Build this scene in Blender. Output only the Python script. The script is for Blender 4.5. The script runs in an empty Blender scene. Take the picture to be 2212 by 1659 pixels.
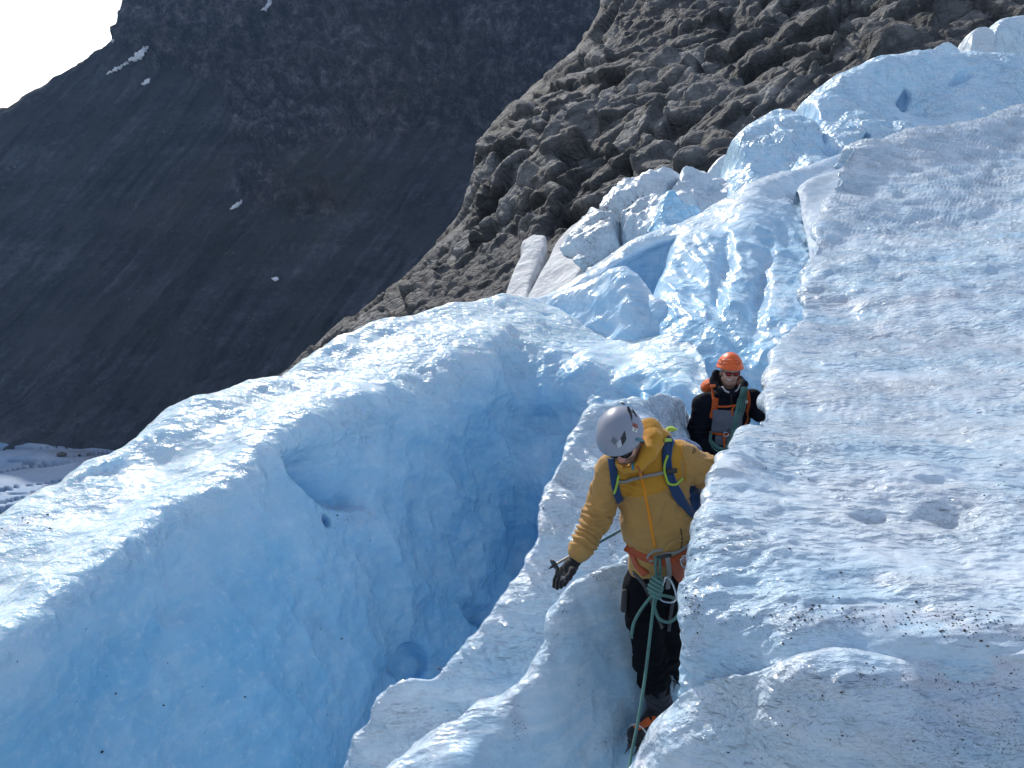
import bpy, bmesh, math, random
import numpy as np
from mathutils import Vector, Matrix
from mathutils.bvhtree import BVHTree

# ------------------------------------------------------------------ scene, camera, light
SC = bpy.context.scene
COL = SC.collection
W0, H0, FOC = 2212.0, 1659.0, 1663.0          # picture measure the layout was read in
PITCH, CAMZ = math.radians(16.0), 2.85
SP, CP = math.sin(PITCH), math.cos(PITCH)

cam_d = bpy.data.cameras.new("camera")
cam = bpy.data.objects.new("camera", cam_d)
COL.objects.link(cam)
cam.location = (0, 0, CAMZ)
cam.rotation_euler = (math.radians(90) - PITCH, 0, 0)
cam_d.sensor_width = 36.0
cam_d.lens = 36.0 * FOC / W0
cam_d.clip_start, cam_d.clip_end = 0.05, 20000
SC.camera = cam

SUN_EL, SUN_AZ = math.radians(32.0), math.radians(-18.0)     # azimuth from +Y, negative is left
world = bpy.data.worlds.new("World")
SC.world = world
world.use_nodes = True
wn, wl = world.node_tree.nodes, world.node_tree.links
wn.clear()
w_out = wn.new("ShaderNodeOutputWorld")
w_bg = wn.new("ShaderNodeBackground")
w_sky = wn.new("ShaderNodeTexSky")
w_sky.sky_type = 'NISHITA'
w_sky.sun_disc = False
w_sky.sun_elevation = SUN_EL
w_sky.sun_rotation = SUN_AZ
w_sky.altitude = 900
w_sky.air_density = 1.0
w_sky.dust_density = 2.2
w_sky.ozone_density = 1.4
w_bg.inputs["Strength"].default_value = 0.13
# thin cloud veil over the blue
w_tc = wn.new("ShaderNodeTexCoord")
w_map = wn.new("ShaderNodeMapping")
w_map.inputs["Scale"].default_value = (1.0, 1.0, 3.5)
w_noise = wn.new("ShaderNodeTexNoise")
w_noise.inputs["Scale"].default_value = 2.2
w_noise.inputs["Detail"].default_value = 6
w_ramp = wn.new("ShaderNodeValToRGB")
w_ramp.color_ramp.elements[0].position = 0.38
w_ramp.color_ramp.elements[1].position = 0.66
w_ramp.color_ramp.elements[1].color = (0.5, 0.5, 0.5, 1)
w_mix = wn.new("ShaderNodeMixRGB")
w_mix.inputs["Color2"].default_value = (6.5, 6.6, 6.9, 1)
wl.new(w_tc.outputs["Generated"], w_map.inputs["Vector"])
wl.new(w_map.outputs["Vector"], w_noise.inputs["Vector"])
wl.new(w_noise.outputs["Fac"], w_ramp.inputs["Fac"])
wl.new(w_ramp.outputs["Color"], w_mix.inputs["Fac"])
wl.new(w_sky.outputs["Color"], w_mix.inputs["Color1"])
wl.new(w_mix.outputs["Color"], w_bg.inputs["Color"])
wl.new(w_bg.outputs["Background"], w_out.inputs["Surface"])

sun_d = bpy.data.lights.new("sun", 'SUN')
sun_d.energy = 3.25
sun_d.angle = math.radians(0.53)
sun_d.color = (1.0, 0.95, 0.87)
sun = bpy.data.objects.new("sun", sun_d)
COL.objects.link(sun)
SUN_DIR = Vector((math.sin(SUN_AZ) * math.cos(SUN_EL), math.cos(SUN_AZ) * math.cos(SUN_EL), math.sin(SUN_EL)))
sun.rotation_euler = (SUN_DIR).to_track_quat('Z', 'Y').to_euler()
sun.location = (-20, 60, 60)

SC.view_settings.view_transform = 'Standard'
SC.view_settings.look = 'None'
SC.view_settings.exposure = 0.3
SC.view_settings.gamma = 1.0
SC.render.engine = 'CYCLES'
SC.cycles.max_bounces = 8
SC.cycles.diffuse_bounces = 6
SC.cycles.glossy_bounces = 2
SC.cycles.volume_bounces = 0
SC.cycles.sample_clamp_indirect = 4.0
SC.cycles.use_denoising = True

# ------------------------------------------------------------------ layout helpers
def at(px, py, y):
    """world point at depth y (metres along +Y) on the sight line through picture place px, py"""
    u, v = (px - W0 / 2) / FOC, (H0 / 2 - py) / FOC
    t = y / (CP + v * SP)
    return np.array((u * t, y, CAMZ + t * (-SP + v * CP)))

def proj(p):
    p = np.asarray(p, float)
    d = p[..., 1] * CP - (p[..., 2] - CAMZ) * SP
    h = p[..., 1] * SP + (p[..., 2] - CAMZ) * CP
    return np.stack((W0 / 2 + FOC * p[..., 0] / d, H0 / 2 - FOC * h / d), -1)

def sight(px, py):
    d = at(px, py, 10.0) - np.array((0, 0, CAMZ))
    return d / np.linalg.norm(d)

def tag(o, label=None, cat=None, group=None, kind=None):
    for k, v in (("label", label), ("category", cat), ("group", group), ("kind", kind)):
        if v:
            o[k] = v
    return o

def link(o, parent=None):
    COL.objects.link(o)
    if parent is not None:
        o.parent = parent
    return o

def empty(name, loc):
    o = bpy.data.objects.new(name, None)
    o.empty_display_size = 0.1
    o.location = loc
    COL.objects.link(o)
    return o

def mesh_obj(name, verts, faces, mat, parent=None, smooth=True, attrs=None):
    me = bpy.data.meshes.new(name)
    verts = np.asarray(verts, float)
    if parent is not None:
        verts = verts - np.array(parent_loc(parent))
    faces = np.asarray(faces)
    if faces.dtype != object and faces.ndim == 2:
        k = faces.shape[1]
        me.vertices.add(len(verts)); me.vertices.foreach_set("co", verts.astype(np.float32).ravel())
        me.loops.add(faces.size); me.loops.foreach_set("vertex_index", faces.astype(np.int32).ravel())
        me.polygons.add(len(faces))
        me.polygons.foreach_set("loop_start", np.arange(0, faces.size, k, dtype=np.int32))
        me.polygons.foreach_set("loop_total", np.full(len(faces), k, np.int32))
        me.update(calc_edges=True)
    else:
        me.from_pydata([tuple(v) for v in verts], [], [tuple(f) for f in faces])
    me.validate()
    me.polygons.foreach_set("use_smooth", np.full(len(me.polygons), smooth))
    for k, a in (attrs or {}).items():
        at_ = me.attributes.new(k, 'FLOAT', 'POINT')
        at_.data.foreach_set("value", np.asarray(a, np.float32))
    if mat is not None:
        me.materials.append(mat)
    o = bpy.data.objects.new(name, me)
    return link(o, parent)

def parent_loc(p):
    v = Vector(p.location)
    while p.parent is not None:
        p = p.parent
        v = v + Vector(p.location)
    return v

# ------------------------------------------------------------------ noise in numpy
def _hash(ix, iy, iz, seed):
    h = (ix.astype(np.int64) * 374761393 + iy.astype(np.int64) * 668265263 + iz.astype(np.int64) * 2147483647 + seed * 1274126177) & 0xffffffff
    h = ((h ^ (h >> 13)) * 1274126177) & 0xffffffff
    h = ((h ^ (h >> 16)) * 2246822519) & 0xffffffff
    return (h ^ (h >> 15)) & 0xffffffff

def _rnd(ix, iy, iz, seed):
    return _hash(ix, iy, iz, seed).astype(np.float64) / 4294967295.0

def vnoise(p, seed=0):
    i = np.floor(p).astype(np.int64); f = p - i
    f = f * f * f * (f * (f * 6 - 15) + 10)
    out = 0
    for a in (0, 1):
        for b in (0, 1):
            for c in (0, 1):
                w = (f[..., 0] if a else 1 - f[..., 0]) * (f[..., 1] if b else 1 - f[..., 1]) * (f[..., 2] if c else 1 - f[..., 2])
                out = out + w * _rnd(i[..., 0] + a, i[..., 1] + b, i[..., 2] + c, seed)
    return out * 2 - 1

def fbm(p, oct=4, seed=0, gain=0.5, ridged=False):
    out, amp, q = 0, 1.0, np.array(p, float)
    for k in range(oct):
        n = vnoise(q, seed + k * 17)
        if ridged:
            n = 1 - 2 * np.abs(n)
        out = out + amp * n
        amp *= gain
        q = q * 2.03 + 11.7
    return out

def voro(p, seed=0, jitter=0.95, box=0.0):
    """F1, F2, cell random (3) and the offset from the nearest feature"""
    i = np.floor(p).astype(np.int64)
    n = p.shape[:-1]
    f1 = np.full(n, 9.0); f2 = np.full(n, 9.0)
    cid = np.zeros(n + (3,)); off = np.zeros(n + (3,))
    for a in (-1, 0, 1):
        for b in (-1, 0, 1):
            for c in (-1, 0, 1):
                x, y, z = i[..., 0] + a, i[..., 1] + b, i[..., 2] + c
                r = np.stack([_rnd(x, y, z, seed + s) for s in (1, 2, 3)], -1)
                q = np.stack((x, y, z), -1) + 0.5 + (r - 0.5) * jitter
                dv = p - q
                d = np.sqrt((dv ** 2).sum(-1))
                if box:
                    d = d * (1 - box) + box * np.abs(dv).max(-1)
                m = d < f1
                f2 = np.where(m, f1, np.minimum(f2, d))
                f1 = np.where(m, d, f1)
                cid = np.where(m[..., None], r, cid)
                off = np.where(m[..., None], dv, off)
    return f1, f2, cid, off

def sstep(a, b, x):
    t = np.clip((x - a) / (b - a), 0, 1)
    return t * t * (3 - 2 * t)

# ------------------------------------------------------------------ lofted surfaces
def hermite(K, X, x):
    """nonuniform Catmull-Rom of X (n, ...) at knots K, read at x"""
    K = np.asarray(K, float); n = len(K)
    T = np.zeros_like(X)
    T[0] = (X[1] - X[0]) / (K[1] - K[0]); T[-1] = (X[-1] - X[-2]) / (K[-1] - K[-2])
    for i in range(1, n - 1):
        a, b = K[i] - K[i - 1], K[i + 1] - K[i]
        T[i] = ((X[i] - X[i - 1]) / a * b + (X[i + 1] - X[i]) / b * a) / (a + b)
    j = np.clip(np.searchsorted(K, x, 'right') - 1, 0, n - 2)
    h = K[j + 1] - K[j]; s = (x - K[j]) / h
    sh = (len(x),) + (1,) * (X.ndim - 1)
    s, h = s.reshape(sh), h.reshape(sh)
    return ((2 * s**3 - 3 * s**2 + 1) * X[j] + (s**3 - 2 * s**2 + s) * h * T[j] + (-2 * s**3 + 3 * s**2) * X[j + 1] + (s**3 - s**2) * h * T[j + 1])

def grid_normals(G):
    du = np.gradient(G, axis=1); dv = np.gradient(G, axis=0)
    n = np.cross(du, dv)
    return n / (np.linalg.norm(n, axis=-1, keepdims=True) + 1e-12)

def loft(rows, step=4.0, maxn=420):
    """rows: lists of control points, either (px,py,y) or ('w', x,y,z); equal counts. Gives grid, v parameter, u parameter"""
    C = np.array([[(at(*c) if not isinstance(c[0], str) else np.array(c[1:], float)) for c in r] for r in rows])
    P = np.clip(proj(C), -700, 3000)
    dep = 1.0 / np.maximum(C[..., 1], 0.5)
    def knots(ax):
        m = np.linalg.norm(np.diff(C, axis=ax), axis=-1)
        d0 = np.take(dep, range(0, dep.shape[ax] - 1), ax)
        px = np.linalg.norm(np.diff(P, axis=ax), axis=-1)
        o = 1 - ax
        return np.concatenate(([0], np.cumsum((m * d0).mean(o) + .004))), np.concatenate(([0], np.cumsum(px.mean(o) + 12)))
    ku, su = knots(1)
    kv, sv = knots(0)
    nu, nv = min(maxn, int(su[-1] / step)), min(maxn, int(sv[-1] / step))
    xu, xv = np.interp(np.linspace(0, su[-1], nu), su, ku), np.interp(np.linspace(0, sv[-1], nv), sv, kv)
    A = hermite(ku, np.swapaxes(C, 0, 1), xu)          # nu, nr, 3
    G = hermite(kv, np.swapaxes(A, 0, 1), xv)          # nv, nu, 3
    return G, np.interp(xv, kv, np.arange(len(rows))), np.interp(xu, ku, np.arange(C.shape[1]))

def face_cam(G, v=None):
    N = grid_normals(G)
    f = ((np.array((0, 0, CAMZ)) - G) * N).sum(-1)
    if v is not None:
        f = f[(v > 1.8) & (v < v.max() - 1.2)] if v.max() > 3.5 else f
    if np.sign(f).mean() < 0:
        return -N, True
    return N, False

def grid_faces(nv, nu, flip):
    i = np.arange(nv * nu).reshape(nv, nu)
    q = np.stack((i[:-1, :-1], i[:-1, 1:], i[1:, 1:], i[1:, :-1]), -1).reshape(-1, 4)
    return q[:, ::-1] if flip else q

def marks_field(G, marks):
    """soft patches given at picture places: (px, py, rx, ry, angle, strength)"""
    P = proj(G); out = np.zeros(G.shape[:2])
    for (mx, my, rx, ry, an, st) in marks:
        a = math.radians(an)
        dx, dy = P[..., 0] - mx, P[..., 1] - my
        x = (dx * math.cos(a) - dy * math.sin(a)) / rx; y = (dx * math.sin(a) + dy * math.cos(a)) / ry
        out = np.maximum(out, st * np.exp(-(x * x + y * y)))
    return out

def dents(G, N, lst):
    """hollows: (px, py, rx, ry, angle, depth_m, edge) edge 0 soft .. 1 hard rim"""
    P = proj(G)
    D = np.zeros(G.shape[:2])
    for q in lst:
        if q[0] == 'lip':
            # a sharp lip along a line; the ice is hollow on its left-hand side (looking along the line) and eases out over fade
            _, pts, dep, fade, rise = q
            pts = np.array(pts, float)
            best = np.full(D.shape, 1e9); side = np.zeros(D.shape); par = np.zeros(D.shape)
            for i in range(len(pts) - 1):
                p, d = pts[i], pts[i + 1] - pts[i]
                t = ((P - p) @ d) / (d @ d); tc = np.clip(t, 0, 1)
                w = P - (p + tc[..., None] * d)
                r = np.linalg.norm(w, axis=-1)
                m = r < best
                best = np.where(m, r, best)
                side = np.where(m, np.sign(d[0] * w[..., 1] - d[1] * w[..., 0]), side)
                par = np.where(m, (i + t) / (len(pts) - 1), par)
            best = best + 2.0 * vnoise(np.stack((P[..., 0] / 14, P[..., 1] / 14, 0 * best), -1), 7)
            s = -side * best
            D = D + dep * sstep(-1, rise, s) * np.exp(-np.maximum(s, 0) / fade) * sstep(-.12, .15, par) * sstep(1.12, .85, par)
            continue
        (mx, my, rx, ry, an, dep, edge) = q
        a = math.radians(an)
        dx, dy = P[..., 0] - mx, P[..., 1] - my
        x = (dx * math.cos(a) - dy * math.sin(a)) / rx; y = (dx * math.sin(a) + dy * math.cos(a)) / ry
        r = np.sqrt(x * x + y * y)
        r = r + 0.12 * vnoise(np.stack((dx / (rx * .6), dy / (ry * .6), 0 * dx + mx), -1), 5)
        soft = np.exp(-r * r * 1.2); hard = 1 - sstep(0.75, 1.1, r)
        D = D + dep * ((1 - edge) * soft + edge * hard)
    return D

def make_patch(name, rows, mat, disp=None, step=4.0, maxn=420, dent=None, dirt=None, crust=None, parent=None, extra=None, tex=None):
    G, v, u = loft(rows, step, maxn)
    N, flip = face_cam(G, v)
    if dent:
        away = G - np.array((0, 0, CAMZ)); away /= np.linalg.norm(away, axis=-1, keepdims=True)
        Dn = dents(G, N, dent)
        G = G + (away * 0.6 - N * 0.4) * Dn[..., None]
    if disp is not None:
        d = disp(G, N, v[:, None] + 0 * u[None], u[None] + 0 * v[:, None])
        G = G + (N * d[..., None] if d.ndim == 2 else d)
    attrs = {}
    attrs["dirt"] = (marks_field(G, dirt) if dirt else np.zeros(G.shape[:2])).ravel()
    if crust is not None:
        c = np.interp(v, np.arange(len(crust)), crust)[:, None] + 0 * u[None]
        attrs["crust"] = c.ravel()
    else:
        attrs["crust"] = np.full(G.shape[0] * G.shape[1], 0.5)
    attrs["tex"] = np.ones(G.shape[0] * G.shape[1])
    for k, f in (extra or {}).items():
        attrs[k] = f(G).ravel()
    if tex is not None:
        attrs["tex"] = tex(G, v[:, None] + 0 * u[None]).ravel()
    return mesh_obj(name, G.reshape(-1, 3), grid_faces(G.shape[0], G.shape[1], flip), mat, parent, True, attrs), G

# ------------------------------------------------------------------ materials
def new_mat(name):
    m = bpy.data.materials.new(name)
    m.use_nodes = True
    nt = m.node_tree
    return m, nt, nt.nodes["Principled BSDF"]

class NB:
    """small node-building helper"""
    def __init__(s, nt):
        s.nt = nt; s.coord = nt.nodes.new("ShaderNodeTexCoord").outputs["Object"]
    def n(s, t, **kw):
        x = s.nt.nodes.new(t)
        for k, v in kw.items():
            setattr(x, k, v)
        return x
    def l(s, a, b):
        s.nt.links.new(a, b)
    def mapping(s, scale=(1, 1, 1), rot=(0, 0, 0), src=None):
        m = s.n("ShaderNodeMapping"); m.inputs["Scale"].default_value = scale; m.inputs["Rotation"].default_value = rot
        s.l(src or s.coord, m.inputs["Vector"]); return m.outputs["Vector"]
    def noise(s, scale, detail=5, rough=0.55, vec=None, dist=0.0, col=False):
        x = s.n("ShaderNodeTexNoise"); x.inputs["Scale"].default_value = scale; x.inputs["Detail"].default_value = detail
        x.inputs["Roughness"].default_value = rough; x.inputs["Distortion"].default_value = dist
        s.l(vec or s.coord, x.inputs["Vector"]); return x.outputs["Color" if col else "Fac"]
    def voronoi(s, scale, vec=None, feature='F1', out="Distance", rnd=1.0, smooth=0.3):
        x = s.n("ShaderNodeTexVoronoi", feature=feature); x.inputs["Scale"].default_value = scale
        x.inputs["Randomness"].default_value = rnd
        if feature == 'SMOOTH_F1':
            x.inputs["Smoothness"].default_value = smooth
        s.l(vec or s.coord, x.inputs["Vector"]); return x.outputs[out]
    def ramp(s, fac, stops, interp='LINEAR'):
        r = s.n("ShaderNodeValToRGB"); cr = r.color_ramp; cr.interpolation = interp
        while len(cr.elements) < len(stops):
            cr.elements.new(0.5)
        for e, (p, c) in zip(cr.elements, stops):
            e.position = p
            e.color = (c, c, c, 1) if isinstance(c, (int, float)) else (*c, 1)
        s.l(fac, r.inputs["Fac"]); return r.outputs["Color"]
    def mix(s, fac, a, b, blend='MIX'):
        m = s.n("ShaderNodeMixRGB", blend_type=blend)
        for k, v in (("Fac", fac), ("Color1", a), ("Color2", b)):
            if isinstance(v, (int, float)):
                m.inputs[k].default_value = v if k == "Fac" else (v, v, v, 1)
            elif isinstance(v, tuple):
                m.inputs[k].default_value = (*v, 1)
            else:
                s.l(v, m.inputs[k])
        return m.outputs["Color"]
    def math(s, op, a, b=0.0, clamp=False):
        m = s.n("ShaderNodeMath", operation=op, use_clamp=clamp)
        for i, v in enumerate((a, b)):
            if isinstance(v, (int, float)):
                m.inputs[i].default_value = v
            else:
                s.l(v, m.inputs[i])
        return m.outputs[0]
    def attr(s, name):
        a = s.n("ShaderNodeAttribute", attribute_name=name); return a.outputs["Fac"]
    def bump(s, h, strength=0.5, dist=0.02, normal=None):
        b = s.n("ShaderNodeBump"); b.inputs["Strength"].default_value = strength; b.inputs["Distance"].default_value = dist
        s.l(h, b.inputs["Height"])
        if normal is not None:
            s.l(normal, b.inputs["Normal"])
        return b.outputs["Normal"]
def ice_mat(name, clear=(0.30, 0.62, 0.86), white=(0.80, 0.88, 0.95), cup=6.0, cup_scale=(1, 1, 1), cup_rot=(0, 0, 0), cup_b=0.8, cup_d=0.05,
            fine=60.0, fine_b=0.35, fine_d=0.01, rough=(0.08, 0.28), sss=0.0, sss_scale=0.05, speck=45.0, tint=(0.50, 0.48, 0.55), tone=1.1, veins=0.8, wd=1.0, facet=0, facet_k=1.0, coat=0.0, layer=1.6, vk=1.0):
    m, nt, bs = new_mat(name)
    b = NB(nt)
    cr = b.attr("crust"); di = b.attr("dirt")
    big = b.noise(1.1, 5, 0.65)
    f = b.math('ADD', cr, b.math('MULTIPLY', b.math('SUBTRACT', big, 0.5), tone), True)
    col = b.mix(f, clear, white)
    st = b.ramp(b.noise(3.0, 5, 0.7, b.mapping((1, 1, 2.4))), [(0.42, 1.0), (0.75, 0.0)])
    col = b.mix(b.math('MULTIPLY', st, 0.18), col, (0.42, 0.66, 0.84))
    # trapped air: milky flecks
    fl = b.ramp(b.noise(cup * 2.2, 4, 0.75), [(0.55, 0.0), (0.72, 1.0)])
    col = b.mix(b.math('MULTIPLY', fl, 0.35), col, (0.84, 0.90, 0.96))
    # foliation: thin bubbly and clear layers running through the ice
    lay = b.noise(layer, 5, 0.6, b.mapping((0.35, 0.8, 2.6), (0.25, 0.55, 0.3)))
    thin = b.ramp(lay, [(0.44, 0.0), (0.49, 1.0), (0.52, 0.0), (0.60, 0.0), (0.63, 0.8), (0.66, 0.0)])
    col = b.mix(b.math('MULTIPLY', thin, 0.30 * vk), col, (0.86, 0.91, 0.95))
    dark = b.ramp(lay, [(0.36, 0.8), (0.42, 0.0), (0.53, 0.0), (0.56, 0.7), (0.60, 0.0)])
    col = b.mix(b.math('MULTIPLY', dark, 0.28 * vk), col, clear)
    # dirt tint and black grains
    grain_n = b.noise(6.0, 4, 0.75)
    soft = b.math('MULTIPLY', di, b.ramp(grain_n, [(0.38, 0.15), (0.66, 1.0)]), True)
    col = b.mix(b.math('MULTIPLY', soft, 0.75), col, tint)
    grs = []
    for sc, hi in ((speck, 0.30), (speck * 2.6, 0.36)):
        vd = b.voronoi(sc)
        gate = b.ramp(b.noise(sc * 0.2, 2, 0.7), [(0.5, 0.0), (0.62, 1.0)])
        grs.append(b.math('MULTIPLY', b.ramp(vd, [(hi * .5, 1.0), (hi, 0.0)]), gate))
    gr = b.math('MULTIPLY', b.math('MAXIMUM', grs[0], grs[1]), b.ramp(di, [(0.08, 0.0), (0.5, 1.0)]), True)
    col = b.mix(gr, col, (0.035, 0.035, 0.04))
    b.l(col, bs.inputs["Base Color"])
    bs.inputs["IOR"].default_value = 1.31
    bs.inputs["Coat Weight"].default_value = coat; bs.inputs["Coat Roughness"].default_value = 0.07; bs.inputs["Coat IOR"].default_value = 1.33     # melt water film
    r = b.ramp(b.noise(9.0, 3, 0.6), [(0.3, rough[0]), (0.7, rough[1])])
    b.l(b.math('MAXIMUM', r, b.math('MULTIPLY', gr, 0.8)), bs.inputs["Roughness"])
    if sss:
        bs.inputs["Subsurface Weight"].default_value = sss
        bs.inputs["Subsurface Radius"].default_value = (0.35, 0.75, 1.0)
        bs.inputs["Subsurface Scale"].default_value = sss_scale
    v = b.mapping(cup_scale, cup_rot)
    wob = b.n("ShaderNodeVectorMath", operation='ADD')
    nz = b.noise(cup * 0.5, 1, 0.6, v, col=True)
    sc = b.n("ShaderNodeVectorMath", operation='SCALE'); sc.inputs["Scale"].default_value = 0.8 / cup
    b.l(nz, sc.inputs[0]); b.l(v, wob.inputs[0]); b.l(sc.outputs[0], wob.inputs[1])
    tx = b.math('MULTIPLY', b.attr("tex"), b.ramp(b.noise(cup * .18, 4, 0.65, v), [(0.36, 0.10), (0.50, 0.85), (0.64, 1.6)]))
    c1 = b.voronoi(cup, wob.outputs[0])
    c2 = b.voronoi(cup * 2.7, wob.outputs[0])
    h = b.math('ADD', b.math('MULTIPLY', b.math('POWER', c1, 1.6), veins), b.math('MULTIPLY', b.math('POWER', c2, 1.6), 0.45 * veins))
    h = b.math('ADD', h, b.math('MULTIPLY', b.noise(cup * 1.2, 3, 0.5, v, dist=wd), 0.9))
    h = b.math('ADD', h, b.math('MULTIPLY', b.noise(cup * 3.2, 3, 0.5, v, dist=wd), 0.35))
    n1 = b.bump(b.math('MULTIPLY', h, tx), cup_b, cup_d)
    fh = b.noise(fine, 2, 0.6, v, dist=0.8)
    if facet:            # crystal faces: each grain tilts its own way
        fv = b.n("ShaderNodeTexVoronoi", feature='F1'); fv.inputs["Scale"].default_value = facet; b.l(v, fv.inputs["Vector"])
        o1 = b.n("ShaderNodeVectorMath", operation='SUBTRACT'); b.l(v, o1.inputs[0]); b.l(fv.outputs["Position"], o1.inputs[1])
        o2 = b.n("ShaderNodeVectorMath", operation='SUBTRACT'); b.l(fv.outputs["Color"], o2.inputs[0]); o2.inputs[1].default_value = (.5, .5, .5)
        o3 = b.n("ShaderNodeVectorMath", operation='DOT_PRODUCT'); b.l(o1.outputs[0], o3.inputs[0]); b.l(o2.outputs[0], o3.inputs[1])
        fh = b.math('ADD', fh, b.math('MULTIPLY', o3.outputs["Value"], facet * facet_k))
    n2 = b.bump(b.math('MULTIPLY', fh, b.math('ADD', b.math('MULTIPLY', tx, 0.75), 0.25)), fine_b, fine_d, n1)
    b.l(n2, bs.inputs["Normal"])
    if coat:
        b.l(n2, bs.inputs["Coat Normal"])
    return m

ICE_HILL = ice_mat("weathered_blue_ice", cup=6.0, cup_scale=(0.7, 1.0, 1.1), cup_rot=(0, 0, 0.5), cup_b=1.0, cup_d=0.034, fine=45, fine_b=0.7, fine_d=.010, facet=20, facet_k=1.2, clear=(0.18, 0.51, 0.77), white=(.73, .86, .94), rough=(.12, .34), sss=.6, sss_scale=.13, layer=.9, vk=.38)
ICE_NEAR = ice_mat("crystalline_ice", clear=(0.28, 0.57, 0.80), white=(0.69, 0.785, 0.88), cup=17.0, cup_scale=(0.5, 1.0, 1.2), cup_b=1.0, cup_d=0.018, coat=.7, tone=1.7, fine=130, fine_b=0.9, fine_d=0.005, facet=55, facet_k=1.6, veins=.6, wd=.35,
                   rough=(0.05, 0.22), speck=80)
ICE_WALL = ice_mat("scalloped_ice", clear=(0.24, 0.56, 0.82), white=(.74, .85, .94), cup=3.6, cup_scale=(1.0, 1.0, 0.6), cup_b=0.6, cup_d=0.05, fine=30, fine_b=0.4, rough=(0.10, 0.30), facet=9, facet_k=1.0)
ICE_FAR = ice_mat("serac_ice", clear=(0.26, 0.58, 0.84), white=(.74, .85, .94), cup=1.6, cup_scale=(1.3, 1.0, 0.5), cup_rot=(0, 0.5, 0), cup_b=0.9, cup_d=0.16, fine=9, fine_b=0.5, fine_d=0.05, rough=(0.15, 0.38), speck=8)
ICE_DIRTY = ice_mat("dirty_margin_ice", clear=(0.45, 0.62, 0.75), white=(0.72, 0.76, 0.82), cup=1.2, cup_b=0.8, cup_d=0.15, fine=9, fine_b=0.5, fine_d=0.05, rough=(0.25, 0.5), speck=5, tint=(0.22, 0.22, 0.22))

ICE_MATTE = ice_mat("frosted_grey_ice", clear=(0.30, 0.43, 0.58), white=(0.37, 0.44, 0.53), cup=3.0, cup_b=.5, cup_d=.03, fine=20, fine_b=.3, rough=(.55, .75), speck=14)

def snow_mat(name):
    m, nt, bs = new_mat(name); b = NB(nt)
    f = b.noise(1.3, 8, 0.75)
    b.l(b.ramp(f, [(0.35, (0.50, 0.53, 0.57)), (0.6, (0.70, 0.73, 0.77))]), bs.inputs["Base Color"])
    bs.inputs["Roughness"].default_value = 0.7
    b.l(b.bump(b.math('ADD', b.voronoi(0.9), b.noise(3, 6, .7)), 0.7, 0.3), bs.inputs["Normal"])
    return m
SNOW = snow_mat("old_snow")

def far_snow_mat(name):
    m, nt, bs = new_mat(name); b = NB(nt)
    b.l(b.ramp(b.noise(0.08, 4, 0.6), [(0.3, (0.62, 0.66, 0.72)), (0.7, (0.80, 0.82, 0.86))]), bs.inputs["Base Color"])
    bs.inputs["Roughness"].default_value = 0.8
    return m
SNOW_FAR = far_snow_mat("far_snow")

def rock_mat(name):
    m, nt, bs = new_mat(name); b = NB(nt)
    v = b.mapping((1, 1, 1), (0.5, 0.35, 0.2))
    g = b.noise(0.12, 6, 0.6)
    col = b.ramp(g, [(0.3, (0.09, 0.091, 0.093)), (0.5, (0.165, 0.167, 0.169)), (0.72, (0.32, 0.322, 0.323))])
    rust = b.ramp(b.noise(0.05, 7, 0.7, dist=1.0), [(0.52, 0.0), (0.68, 1.0)])
    col = b.mix(b.math('MULTIPLY', rust, 0.35), col, (0.17, 0.12, 0.075))
    fine = b.ramp(b.noise(1.6, 9, 0.75, b.mapping((0.6, 0.6, 2.0), (0.5, 0.4, 0))), [(0.3, 0.55), (0.7, 1.3)])
    col = b.mix(1.0, col, fine, 'MULTIPLY')
    col = b.mix(1.0, col, b.attr("facet"), 'MULTIPLY')  # block tones: contrast of lit and shaded faces put into the colour
    ck = b.attr("crack")
    col = b.mix(b.math('MULTIPLY', ck, 0.85), col, (0.02, 0.02, 0.02))
    tal = b.attr("talus")
    peb = b.ramp(b.voronoi(1.1, out="Color"), [(0.0, (0.045, 0.045, 0.05)), (1.0, (0.13, 0.13, 0.135))])
    col = b.mix(b.math('MULTIPLY', tal, 0.9), col, peb)
    b.l(col, bs.inputs["Base Color"])
    bs.inputs["Roughness"].default_value = 0.82
    bs.inputs["Specular IOR Level"].default_value = 0.3
    cr = b.voronoi(0.45, v, 'DISTANCE_TO_EDGE'); cr = b.ramp(cr, [(0.0, 0.0), (0.10, 1.0)])
    cr2 = b.ramp(b.voronoi(1.3, v, 'DISTANCE_TO_EDGE'), [(0.0, 0.0), (0.12, 1.0)])
    h = b.math('ADD', b.math('ADD', b.math('MULTIPLY', cr, 0.5), b.math('MULTIPLY', cr2, 0.25)), b.noise(0.9, 9, 0.72, v))
    b.l(b.bump(h, 0.8, 0.6), bs.inputs["Normal"])
    return m
ROCK = rock_mat("jointed_bedrock")

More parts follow.
